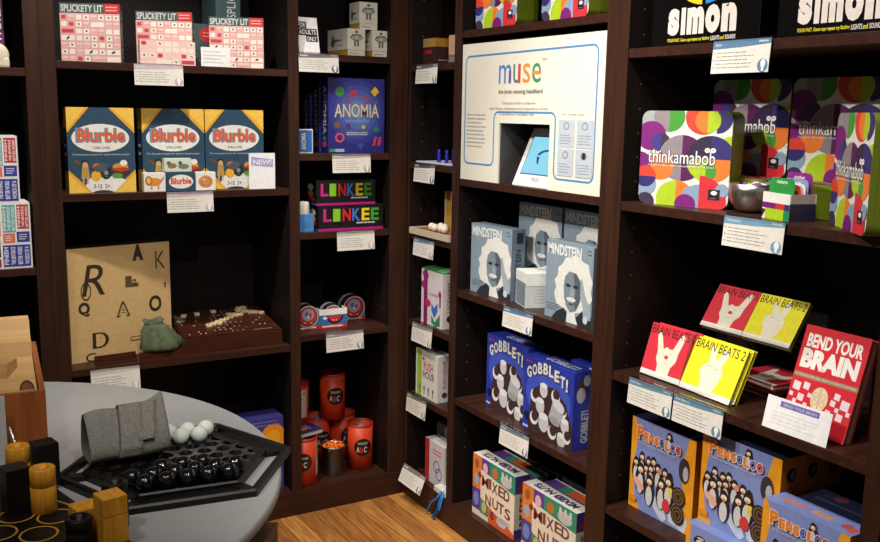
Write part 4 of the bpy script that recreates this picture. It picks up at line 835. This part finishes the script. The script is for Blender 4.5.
book(1.328, .19, ZB + .1385, .142, .127, .012, 0, -33, RB, a_red, 'red hand-picture book in shade on the clear riser', group=GBk)
book(1.472, .19, ZB + .1385, .148, .127, .012, 0, -33, YB, a_yel, 'yellow hand-picture book on the clear riser, lit along its foot', group=GBk)
for k in range(3):
    tt = thing('book', ('red hand-picture book lying flat, bottom of the pile under the riser', 'red hand-picture book lying flat, middle of the pile under the riser', 'red hand-picture book lying flat, topmost under the clear riser')[k], 'book', 'R', 1.43 + .006 * k, .205 - .004 * k, ZB + .0125 * k, 4 - 5 * k, GBk)
    m = MB(); m.box(.002, .002, .0012, .148, .148, .0108, (206, 196, 186)); m.build('page_block', tt)
    m = MB(); m.box(0, 0, .0108, .15, .15, .0122, RB); m.box(0, 0, 0, .15, .15, .0012, RB); m.box(-.0012, 0, 0, 0, .15, .0122, RB); m.face((0, 0, .0122), (.15, 0, 0), (0, .15, 0)); hand_art(m, RB, 0); m.build('cover', tt)
# bend your brain
def a_bend(m):
    m.rect(0, 0, 1, 1, (206, 30, 44)); m.text('BEND YOUR', .07, .79, .93, .925, W_, .035); m.text('BRAIN', .05, .585, .93, .775, W_, .06); m.rect(0, .49, 1, .535, (150, 130, 100)); m.text('151 PUZZLES, TIPS AND TRICKS TO BLOW YOUR MIND', .03, .502, .97, .523, (226, 214, 196), .01)
    for x, y, r in ((.1, .40, .06), (.25, .42, .05), (.2, .30, .05), (.33, .34, .03), (.12, .25, .03), (.74, .40, .045), (.88, .34, .065), (.70, .33, .04), (.84, .22, .05), (.66, .23, .04), (.95, .27, .03), (.78, .28, .03), (.3, .24, .03), (.05, .31, .03)):
        m.poly([(x - r, y - r * .6), (x + r * .9, y - r * .75), (x + r, y + r * .6), (x - r * .9, y + r * .75)], (226, 214, 220))
    m.ell(.49, .33, .13, .115, (222, 206, 172), 20); m.rect(.485, .22, .495, .44, (150, 130, 100))
    for k in range(4): m.ring(.43 + .12 * (k % 2), .29 + .07 * (k // 2), .04, .03, .2, (176, 156, 122), 10)
    m.text('MICHAEL', .5, .06, .8, .1, (236, 200, 190))
tt = thing('book', 'large red book with white title and brain picture, leaning at the right', 'book', 'R', 1.722, .052, ZB + .0028, 0, None, -17)
w_, h_, th_ = .166, .236, .028
m = MB(); m.box(.002, .002, .002, w_ - .003, th_ - .002, h_ - .003, (190, 180, 168), .0005); m.build('page_block', tt)
m = MB(); m.box(0, 0, 0, w_, .0018, h_, (206, 30, 44)); m.box(0, th_ - .0018, 0, w_, th_, h_, (160, 24, 34)); m.box(-.001, 0, 0, .001, th_, h_, (190, 26, 40)); m.boxface('front', w_, th_, h_); a_bend(m); m.build('cover', tt)
stand(1.73, .054, ZB, .15, 19, 'clear acrylic stand behind the large red book', .14)
tt = thing('book', 'dark red book with raised lines standing behind the large red one', 'book', 'R', 1.87, .16, ZB, 0, None, 0)
m = MB(); m.box(.002, .002, .001, .106, .026, .205, (180, 160, 150)); m.build('page_block', tt)
m = MB(); m.box(0, 0, 0, .108, .0018, .208, (150, 22, 36)); m.box(0, .0265, 0, .108, .028, .208, (150, 22, 36)); m.box(-.001, 0, 0, .001, .028, .208, (150, 22, 36)); m.boxface('front', .108, .028, .208); m.rects([(.1, .1 + .12 * k, .9, .13 + .12 * k) for k in range(7)], (120, 14, 28)); m.build('cover', tt)
card('R', 1.712, .003, ZB + .0008, .168, .074, 1, -12, 'long white card with a violet heading before the large red book', lambda m: (m.rect(.22, .74, .82, .92, (112, 104, 176)), m.text('BEND YOUR BRAIN', .27, .78, .78, .87, (206, 200, 226), .01), m.lines(.12, .15, .88, .62, 4, (214, 216, 222), 3, .2)), name='notice_card')

# penguin boxes
PB = (128, 142, 198); PO = (236, 160, 34)
def penguin(m, x, y, k=1.0):
    m.ell(x, y - .02 * k, .066 * k, .125 * k, (44, 34, 36), 16); m.ell(x, y + .075 * k, .044 * k, .062 * k, (44, 34, 36), 12); m.ell(x, y - .055 * k, .042 * k, .088 * k, (206, 206, 206), 12); m.ell(x, y + .07 * k, .032 * k, .026 * k, (232, 222, 208), 10); m.poly([(x - .02 * k, y + .065 * k), (x + .02 * k, y + .065 * k), (x, y + .03 * k)], (232, 130, 50))
def art_peng(m, crop=False):
    m.rect(0, 0, 1, 1, PB); m.poly([(0, 0), (.12, 0), (.06, .3), (.05, .5), (.10, .75), (.06, 1), (0, 1)], PO); m.poly([(1, 0), (1, 1), (.9, 1), (.80, .62), (.86, .4), (.88, 0)], PO)
    m.poly([(.0, .12), (.16, .06), (.18, .0), (0, 0)], PO)
    m.shape([(.06, .35), (.2, .24), (.35, .16), (.5, .03), (.56, .0), (.62, .05), (.55, .2), (.4, .24), (.25, .34), (.08, .48)], (196, 206, 222)); m.shape([(.6, .2), (.66, .04), (.9, .0), (.94, .12), (.86, .22), (.8, .14), (.7, .12), (.64, .24)], (206, 212, 224))
    for x, y in ((.19, .52), (.30, .50), (.38, .52), (.10, .44), (.27, .42), (.46, .47), (.57, .46), (.65, .43), (.35, .44)): penguin(m, x, y, 1.0)
    for x, y in ((.34, .28), (.53, .31), (.19, .37), (.64, .37)): penguin(m, x, y, 1.25)
    m.ell(.62, .20, .06, .075, (206, 60, 56), 16); m.ell(.68, .36, .04, .055, (216, 196, 80), 12); m.ell(.50, .53, .03, .035, (226, 130, 90), 10)
    for x, y, r in ((.80, .36, .10), (.80, .17, .10)): m.ell(x, y, r, r * 1.05, (52, 38, 34), 20); m.ring(x, y, r * .8, r * .84, .18, (120, 92, 50), 18); m.ring(x, y, r * .45, r * .47, .3, (120, 92, 50), 12)
    m.ell(.17, .30, .1, .045, (226, 170, 150), 12, rot=-.5); m.rect(.02, .08, .14, .14, (226, 140, 40))
    m.ell(.86, .66, .075, .13, (56, 48, 52), 16); m.ell(.89, .63, .04, .08, (170, 176, 190), 12)
    penguin(m, .615, .88, .8)
    x = .11; cols = [(232, 124, 36)] * 4 + [(64, 96, 176), (228, 120, 40), (120, 90, 170), (206, 60, 60)]
    for k, ch in enumerate('PENGOLOO'):
        wd = .105 if k == 0 else .076; h0 = .79; hh = .145 if k == 0 else .10
        m.text(ch, x - .006, h0 - .006, x + wd + .006, h0 + hh + .006, (240, 230, 210), .09); m.text(ch, x, h0, x + wd, h0 + hh, cols[k], .06); x += wd + .008
    m.text('THE FUN COOPERATION GAME FOR LITTLE ONES', .14, .74, .72, .765, (200, 206, 226), .0)
def peng_top(m): m.rect(0, 0, 1, 1, (120, 140, 200)); m.text('PENGOLOO', .12, .35, .4, .7, (206, 120, 90), .06); m.text('PENGUINS', .45, .35, .68, .7, (214, 150, 90), .05); m.ell(.85, .5, .06, .2, (180, 80, 80), 10); m.ell(.93, .4, .05, .2, (200, 90, 80), 10)
def peng_side(m): m.ell(.5, .82, .24, .075, (34, 32, 38), 14); m.ell(.55, .82, .12, .045, (110, 110, 120), 10); m.lines(.2, .3, .8, .36, 1, (150, 80, 20), 3)
PS = (206, 118, 22)
GP = 'blue and orange penguin game boxes'
def peng(s, t, z, w, d, h, lb, a=0, dark=False):
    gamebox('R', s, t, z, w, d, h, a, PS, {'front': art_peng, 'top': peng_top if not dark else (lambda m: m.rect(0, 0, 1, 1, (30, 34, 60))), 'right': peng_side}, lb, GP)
Z4 = .4133
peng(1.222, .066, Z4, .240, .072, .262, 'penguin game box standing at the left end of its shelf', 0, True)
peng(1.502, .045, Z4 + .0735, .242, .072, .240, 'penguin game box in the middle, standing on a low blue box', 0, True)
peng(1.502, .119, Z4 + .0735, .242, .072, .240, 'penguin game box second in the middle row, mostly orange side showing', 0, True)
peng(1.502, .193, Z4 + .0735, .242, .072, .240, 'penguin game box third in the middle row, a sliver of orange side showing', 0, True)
peng(1.722, .028, Z4, .252, .072, .236, 'penguin game box at the lower right corner of the picture, nearest') if False else None
gamebox('R', 1.748, -.014, Z4, .224, .072, .236, 0, PS, {'front': art_peng, 'top': peng_top, 'right': peng_side}, 'penguin game box at the lower right, nearest the viewer', GP)
gamebox('R', 1.497, .012, Z4, .247, .255, .073, 0, PB, {'front': lambda m: (m.rect(0, 0, .06, 1, PO), penguin(m, .2, .5, 1.4), m.ell(.3, .4, .05, .2, (206, 60, 56)), penguin(m, .4, .45, 1.3), m.ell(.7, .4, .12, .3, (196, 206, 222)))}, 'low blue box with an orange end lying under the middle penguin box', cols={'left': PO, 'top': (120, 140, 200)})
for k in range(3):
    gamebox('R', 1.757 - .001 * k, .075, Z4 + .0735 * k, .215, .26, .073, 0, (38, 42, 72), {'top': (lambda m: (m.rects([(.1, .2, .9, .23), (.1, .5, .9, .53), (.1, .8, .9, .83)], (70, 74, 100)), m.ell(.3, .35, .08, .06, (110, 60, 50)), m.ell(.6, .65, .08, .06, (110, 70, 50)))) if k == 2 else (lambda m: None)}, ('dark blue box lying flat, lowest behind the nearest penguin box', 'dark blue box lying flat, middle of three behind the nearest penguin box', 'dark blue box lying flat, topmost behind the nearest penguin box')[k], 'dark blue boxes lying flat')
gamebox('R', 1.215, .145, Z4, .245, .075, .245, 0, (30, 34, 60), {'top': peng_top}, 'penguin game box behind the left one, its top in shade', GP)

# ------------------------------------------------------------------ shelf price labels
def label(wall, s, ztop, w, h, lb, hdr, style='grey', t=-.004, tilt=-4, name1=None, roll=0, body=(226, 222, 214)):
    tt = thing('shelf_label', lb, 'price label', wall, s, t, ztop, 0, 'price labels clipped to the shelf edges', 0)
    tt.rotation_euler = (math.radians(tilt), math.radians(roll), tt.rotation_euler.z)
    m = MB(); m.box(0, 0, -h, w, .001, -.002, body)
    m.face((0, 0, -h), (w, 0, 0), (0, 0, h - .002))
    m.poly([(0, .74), (.5, .77), (1, .84), (1, 1), (0, 1)], hdr)
    if name1: m.text(name1, .04, .83, .04 + .022 * len(name1), .93, (206, 214, 222), .01)
    else: m.lines(.04, .82, .3, .93, 1, (196, 200, 206), 2, .7)
    m.lines(.8, .88, .97, .96, 1, (206, 210, 216), 3, .7)
    m.lines(.08, .12, .74, .68, 5, (150, 146, 144), 5, .22); m.rects([(.03, .6, .05, .65), (.03, .38, .05, .43), (.03, .16, .05, .21)], (150, 150, 156))
    card_o = m.build('card', tt); m = MB(); m.face((0, -.0004, -h), (w, 0, 0), (0, 0, h - .002)); m.ell(.90, .2, .085, .2, hdr, 20); m.ell(.905, .26, .042, .13, (236, 236, 234), 14); m.rect(.885, .04, .925, .16, (236, 236, 234)); m.build('bulb_logo', card_o)
    m = MB(); m.box(-.001, -.0022, -.006, w + .001, -.0006, .0, ACR); m.box(-.001, .0012, -.0195, w + .001, .002, .001, ACR); m.box(-.001, -.0022, .001, w + .001, .010, .0018, ACR); m.build('clear_holder', tt)
GHD = (120, 112, 124); BHD = (92, 128, 160); MHD = (196, 178, 188)
for a in (('B', -.990, 1.637, .155, .068, 'price label under the middle pink box, mauve heading', MHD), ('B', -.900, 1.227, .155, .070, 'price label under the little picture boxes', MHD),
          ('B', -.434, 1.697, .150, .066, 'price label with a grey heading under the FOR ADULTS ONLY card', GHD), ('B', -.308, 1.348, .152, .070, 'price label under the blue symbol game box', (176, 168, 166)),
          ('B', -.290, 1.065, .152, .072, 'price label under the multicoloured-letter boxes', (190, 184, 178)), ('B', -.334, .690, .152, .075, 'price label under the round tins', (150, 144, 144))):
    label(*a)
label('B', -1.164, .655, .155, .078, 'price label in a clear holder under the large tan box', (206, 198, 192), tilt=-8, t=-.008)
label('R', .070, 1.671, .153, .070, 'price label with a dark heading under the small brown box', (104, 100, 106))
label('R', .066, 1.317, .150, .070, 'price label with a dark heading under the blue-pegged tray', (84, 82, 90))
label('R', .068, 1.040, .150, .068, 'price label with a blue heading under the wooden board', (104, 136, 168))
label('R', .066, .716, .150, .075, 'price label under the white jigsaw-strip box', (150, 144, 136))
label('R', .030, .430, .150, .078, 'price label under the lime-striped white box', (130, 120, 104))
label('R', .052, .148, .170, .074, 'price label tipped in front of the red-spined box at the bottom', (130, 122, 118), tilt=-22, t=-.024)
label('R', .672, .892, .160, .068, 'price label under the small white cube box', BHD)
label('R', .674, .498, .160, .070, 'price label under the blue cup-picture boxes', (112, 130, 144))
label('R', 1.497, 1.676, .166, .076, 'price label with a blue heading under the black lettered boxes', BHD, name1='Simon')
label('R', 1.566, 1.278, .172, .072, 'price label with a blue heading under the bowl and small card box', (116, 156, 184), name1='Thinkamabob')
label('R', 1.275, .812, .161, .072, 'price label under the front red hand-picture book, left of two', (96, 138, 160), name1='Brain Beats')
label('R', 1.442, .812, .163, .072, 'price label under the yellow hand-picture book, right of two', (96, 138, 160), name1='Brain Beats 2')

# ------------------------------------------------------------------ round table and its games
ZT = .75; TCX, TCY, TR = -1.6922, -1.0588, .7328
t = thing('round_table', 'round table with a light grey top in the foreground', 'table', 'W', TCX, TCY, 0)
m = MB(); m.lathe([(0, ZT - .028), (TR - .008, ZT - .028), (TR, ZT - .020), (TR, ZT - .006), (TR - .006, ZT), (0, ZT)], LAMI, 0, 0, 128); m.build('table_top', t)
m = MB(); m.lathe([(.045, .05), (.045, ZT - .03), (.0, ZT - .029)], (60, 60, 64), 0, 0, 32); m.build('pedestal', t)
m = MB(); m.lathe([(0, 0), (.36, 0), (.36, .012), (.06, .05), (0, .05)], (40, 38, 40), 0, 0, 48); m.build('base', t)
# carton under the table edge
gamebox('W', -1.21, -1.20, 0, .17, .20, .55, -38, (86, 58, 44), {'front': lambda m: (m.rect(.0, 0, 1, .96, (70, 44, 40)), m.ell(.5, .6, .3, .16, (150, 70, 60)), m.ell(.3, .82, .2, .06, (190, 150, 120)), m.ell(.7, .3, .2, .1, (160, 110, 80))), 'right': lambda m: (m.rect(.04, .02, .96, .96, (52, 34, 32)), m.ell(.5, .72, .3, .12, (150, 50, 56)), m.ell(.4, .86, .25, .05, (190, 160, 140)))}, 'tall dark printed carton standing on the floor under the table edge', cat='carton', name='display_carton')

# hexagonal marble board
HX, HY, HR = -1.1935, -1.203, .243; HZ = ZT; ha = math.radians(-7)
def hexp(R, k): a = ha + PI / 3 * k; return (R * math.cos(a), R * math.sin(a))
t = thing('marble_board', 'black hexagonal marble game board on the round table', 'game board', 'W', HX, HY, HZ)
m = MB(); vs = []; fs = []
for k in range(6):
    for R, z in ((HR, .0), (HR, .012), (HR - .004, .016), (HR - .014, .016), (HR - .018, .012), (HR - .018, .0)): vs.append((*hexp(R, k), z))
for k in range(6):
    for i in range(6): fs.append((k * 6 + i, ((k + 1) % 6) * 6 + i, ((k + 1) % 6) * 6 + (i + 1) % 6, k * 6 + (i + 1) % 6))
m.add(vs, fs, BPLAST)
m.build('outer_frame', t)
for k in range(6):   # bridges at the corners
    m = MB()
    a = Vector(hexp(HR - .017, k)); b_ = Vector(hexp(.184, k)); d = (b_ - a).normalized(); n_ = Vector((-d.y, d.x)) * .012
    m.zprism([(a - n_)[:], (b_ - n_)[:], (b_ + n_)[:], (a + n_)[:]], .001, .011, BPLAST); m.build('corner_bridge', t)
m = MB(); A_ = [Vector(hexp(HR - .018, k)) for k in (4, 5)] + [Vector(hexp(.186, k)) for k in (5, 4)]; m.zprism([v[:] for v in A_], .001, .009, BPLAST); m.build('marble_gutter', t)
P_ = .0405; m = MB(); ex = Vector((math.cos(ha), math.sin(ha))); ey = Vector((math.cos(ha + PI / 3), math.sin(ha + PI / 3)))
# rows run parallel to the near edge (between corners 4 and 5)
ux = (Vector(hexp(1, 5)) - Vector(hexp(1, 4))).normalized(); uy = Vector((-ux.y, ux.x))
cells = []
for r in range(-4, 5):
    n = 9 - abs(r)
    for i in range(n): cells.append((r, i, ux * (P_ * (i - (n - 1) / 2)) + uy * (P_ * r * math.sqrt(3) / 2)))
rc = P_ / math.sqrt(3)
for r, i, c in cells:
    vs = []; ang0 = math.atan2(ux.y, ux.x) + PI / 6
    for k in range(12):
        a = ang0 + k * PI / 6; R = rc if k % 2 == 0 else P_ / 2; rh = .0125
        vs += [(c.x + R * math.cos(a), c.y + R * math.sin(a), .016), (c.x + .0160 * math.cos(a), c.y + .0160 * math.sin(a), .016), (c.x + .0125 * math.cos(a), c.y + .0125 * math.sin(a), .010), (c.x, c.y, .0075)]
    m.add(vs, [(4 * k + j, 4 * ((k + 1) % 12) + j, 4 * ((k + 1) % 12) + j + 1, 4 * k + j + 1) for k in range(12) for j in range(3)], DISH)
# rim of inner field
vs = []
for k in range(6):
    for R, z in ((.190, .0), (.190, .016), (.186, .019), (.181, .0165), (.160, .0155)): vs.append((*hexp(R, k), z))
m.add(vs, [(k * 5 + i, ((k + 1) % 6) * 5 + i, ((k + 1) % 6) * 5 + i + 1, k * 5 + i + 1) for k in range(6) for i in range(4)], BPLAST)
m.build('playing_field', t)
def marbles(sel, mat, lb, grp):
    proto = None
    for c in sel:
        if proto is None:
            m = MB(); m.sphere(0, 0, 0, .0185, mat, 28); proto = o = m.build('marble')
        else: o = proto.copy(); C.objects.link(o)
        o.location = (HX + c.x, HY + c.y, HZ + .0305); tag(o, lb, 'marble', grp)
def cell(r, i): return [c for rr, ii, c in cells if rr == r and ii == i][0]
black = [cell(-4, i) for i in range(5)] + [cell(-3, i) for i in range(6)] + [cell(-2, i) for i in (2, 3, 4)]
white = [cell(4, i) for i in range(1, 5)] + [cell(3, i) for i in (2, 3, 4)]
for sel, nm in ((black[:5], 'nearest of three black rows'), (black[5:11], 'middle of three black rows'), (black[11:], 'farthest of three black rows')):
    marbles(sel, BLACK_G, 'glossy black marble on the hexagonal board, in the ' + nm, 'black marbles in the ' + nm)
marbles(white[:4], WHITE_G, 'glossy milky white marble on the hexagonal board, in the row along its far edge', 'white marbles in the farthest row')
marbles(white[4:], WHITE_G, 'glossy milky white marble on the hexagonal board, second row from its far edge', 'white marbles in the second row')

# grey felt pouch resting on the board
t = thing('felt_pouch', 'folded grey felt pouch with a strap lying over the marble board', 'pouch', 'W', -1.284, -1.150, HZ + .0255, 3)
def slab(prof_fn, x0, x1, n, th, name):
    """a thick sheet following a curved profile (y,z) swept in x"""
    m = MB(); K = 24
    vs = []; top = []
    for j in range(n + 1):
        u = j / n; x = x0 + (x1 - x0) * u
        for k in range(K + 1):
            y, z, ny, nz, sx = prof_fn(k / K, u); vs += [(x + sx, y, z), (x + sx, y + ny * th, z + nz * th)]
    st = 2 * (K + 1); fs = []
    for j in range(n):
        for k in range(K):
            a = j * st + 2 * k; b_ = a + st
            fs += [(a, a + 2, b_ + 2, b_), (a + 1, b_ + 1, b_ + 3, a + 3)]
        fs += [(j * st, (j + 1) * st, (j + 1) * st + 1, j * st + 1), (j * st + 2 * K, j * st + 2 * K + 1, (j + 1) * st + 2 * K + 1, (j + 1) * st + 2 * K)]
    for k in range(K):
        a = 2 * k; fs.append((a, a + 1, a + 3, a + 2)); a = n * st + 2 * k; fs.append((a, a + 2, a + 3, a + 1))
    m.add(vs, fs, FELT, True); return m.build(name, t)
def body(k, u):
    # closed loop: bottom front roll -> up the sloping front -> top fold -> down the back -> underside
    hh = .089 + .010 * u; a = 2 * PI * k
    pts = [(-.030, .006), (-.034, .024), (-.020, .050), (.004, .078), (.022, hh), (.034, hh - .002), (.046, .07), (.056, .03), (.052, .004), (.02, .0), (-.016, .0), (-.030, .006)]
    q = k * (len(pts) - 1); i = min(int(q), len(pts) - 2); f = q - i; f = f * f * (3 - 2 * f) * .3 + f * .7
    y = pts[i][0] * (1 - f) + pts[i + 1][0] * f; z = 1.07 * ( pts[i][1] * (1 - f) + pts[i + 1][1] * f)
    z *= (1 + .12 * (u > .85) * (u - .85) / .15 + .03 * math.sin(u * 9)); y += .004 * math.sin(u * 7)
    i2 = max(0, min(len(pts) - 2, i)); dy = pts[i2 + 1][0] - pts[i2][0]; dz = pts[i2 + 1][1] - pts[i2][1]; L = math.hypot(dy, dz) or 1
    return y, z, dz / L, -dy / L, 0
slab(body, -.082, .082, 22, .0045, 'pouch_body')
def strap(k, u):
    y, z, ny, nz, _ = body(k, .45); return y - .0 - ny * 0 + (-.0065 if k < .45 else .004), z * 1.05 + .004, ny, nz, .012 * (z / .1)
def strapf(k, u):
    kk = k * .5; y, z, ny, nz, _ = body(kk, .5); return y - .0075, z * 1.06 + .003, -.8, .4, .016 * (z / .1)
slab(strapf, -.030, .016, 6, .004, 'strap')
def flapf(k, u):
    kk = .13 + k * .27; y, z, ny, nz, _ = body(kk, .7); return y - .004 - .003 * (1 - k), z * 1.01 + .003, -.8, .4, (.006 - .02 * (1 - k) * u)
slab(flapf, .006, .060, 6, .0035, 'side_flap')

# black stone-placing board with rings (round pieces and blocks)
QB = (-1.606, -1.406); 
t = thing('placing_board', 'dark square game board with gold rings at the lower left', 'game board', 'W', QB[0], QB[1], ZT, 14.4)
m = MB(); m.box(-.207, -.207, 0, .207, .207, .012, BLKW, .003); m.face((-.207, -.207, .012), (.414, 0, 0), (0, .414, 0)); GLD = (196, 150, 50)
m.ring(.5, .5, .475, .475, .025, GLD, 64)
for i in range(4):
    for j in range(4):
        x = .5 + ((i - 1.5) + (j - 1.5)) * .1221; y = .5 + ((i - 1.5) - (j - 1.5)) * .1221
        m.ring(x, y, .079, .079, .12, GLD, 28)
m.build('board', t)
def piece(x, y, rnd_, tall, mat, hollow, lb, rot=12):
    h = .085 if tall else .05; z0 = ZT + .0123 
    tt = thing('game_piece', lb, 'game piece', 'W', x, y, z0, rot, 'yellow and black wooden game pieces')
    r = .0225; g = h * .6 if tall else h * .55
    m = MB()
    if rnd_:
        pr = [(0, 0), (r - .001, 0), (r, .001), (r, g - .001), (r - .0012, g), (r, g + .001), (r, h - .002), (r - .002, h)]
        pr += [(r * .62, h), (r * .55, h - .004), (0, h - .012)] if hollow else [(0, h)]
        m.lathe(pr, mat, 0, 0, 32)
    else:
        m.box(-r + .001, -r + .001, 0, r - .001, r - .001, g, mat, .0015); m.box(-r + .001, -r + .001, g + .0004, r - .001, r - .001, h, mat, .0018)
        if hollow: m.face((-r, -r, h), (2 * r, 0, 0), (0, 2 * r, 0)); m.ell(.5, .5, .26, .26, (20, 12, 12))
    m.build('piece_body', tt)
    return tt
PC = [(-1.500, -1.192, 1, 1, YELW, 1, 'tall yellow cylinder with a dished top, rearmost at the left'),
      (-1.452, -1.194, 0, 1, BLKW, 0, 'tall black square block behind the yellow cylinders'),
      (-1.517, -1.305, 0, 1, BLKW, 0, 'tall black square block in front of the rear yellow cylinder'),
      (-1.473, -1.331, 1, 1, YELW, 1, 'yellow cylinder with a dished top beside the front black block'),
      (-1.389, -1.512, 0, 1, YELW, 0, 'tall yellow square block nearest the viewer'),
      (-1.422, -1.456, 0, 0, YELW, 0, 'short yellow square block behind the tall yellow one'),
      (-1.372, -1.463, 1, 1, BLKW, 1, 'tall dark cylinder with a dished top behind the yellow block'),
      (-1.440, -1.504, 1, 0, BLKW, 1, 'short dark cylinder with a dished top left of the yellow block')]
for a in PC: piece(*a)

# wooden crate holding a slanted pale wooden puzzle
t = thing('wooden_crate', 'brown wooden crate with sloping side standing at the left edge', 'crate', 'W', -1.795, -1.02, ZT, -4)
Wc, Dc = .37, .32
m = MB(); m.box(0, 0, 0, Wc, .012, .158, CRATE, .001); m.build('front_panel', t)
for x in (0, Wc - .012):
    m = MB(); ys = [(.0125, 0), (Dc, 0), (Dc, .190), (.0125, .158)]; vs = [(x, y, z) for y, z in ys] + [(x + .012, y, z) for y, z in ys]
    m.add(vs, [(0, 1, 2, 3), (7, 6, 5, 4), (0, 4, 5, 1), (1, 5, 6, 2), (2, 6, 7, 3), (3, 7, 4, 0)], CRATE); m.build('side_panel', t)
m = MB(); m.box(.0125, Dc - .012, 0, Wc - .0125, Dc, .185, CRATE); m.build('back_panel', t)
m = MB(); m.box(.0125, .0125, 0, Wc - .0125, Dc - .0125, .008, CRATE); m.build('bottom_panel', t)
t = thing('wooden_puzzle', 'pale carved wooden block with a finger hole resting in the crate', 'puzzle', 'W', -1.795, -1.02, ZT + .0085, -4)
m = MB(); prof = [(.016, 0), (.30, 0), (.30, .240), (.285, .254), (.235, .250), (.215, .222), (.185, .214), (.175, .182), (.016, .143)]
x0, x1 = .016, Wc - .015; vs = [(x0, y, z) for y, z in prof] + [(x1, y, z) for y, z in prof]; n = len(prof)
m.add(vs, [tuple(range(n)), tuple(range(2 * n - 1, n - 1, -1))] + [(i, i + n, (i + 1) % n + n, (i + 1) % n) for i in range(n)], BEECH)
m.build('block_body', t)
m = MB(); m.face((x0, .016, .1432), (x1 - x0, 0, 0), (0, .159, .039)); m.ell(.945, .08, .044, .26, (70, 42, 26), 24, 't'); m.ell(.945, .08, .034, .19, (120, 66, 44), 24, 't'); m.build('finger_hole', t)
m = MB(); m.zprism([(.20, .10), (.30, .085), (.322, .13), (.26, .16), (.21, .15)], .158, .192, BEECH); m.build('raised_carving', t)
m = MB(); m.zprism([(.10, .245), (.25, .24), (.27, .28), (.11, .285)], .2525, .268, BEECH); m.build('raised_carving', t)
# white sign in a wire holder at the very left
t = thing('sign_holder', 'white sign in a thin metal easel at the lower left edge', 'sign holder', 'W', -1.70, -1.10, ZT, 8)
m = MB(); m.box(0, 0, .012, .195, .003, .165, (196, 198, 200), .0005); m.build('sign_panel', t)
m = MB(); m.tube([(.20, -.006, .10), (.218, -.02, .004), (.24, -.03, .0035)], .0028, STEEL); m.tube([(.05, -.006, .10), (.05, -.03, .004)], .0028, STEEL); m.tube([(.205, -.003, .013), (-.0, -.003, .010)], .0024, STEEL); m.build('wire_easel', t)
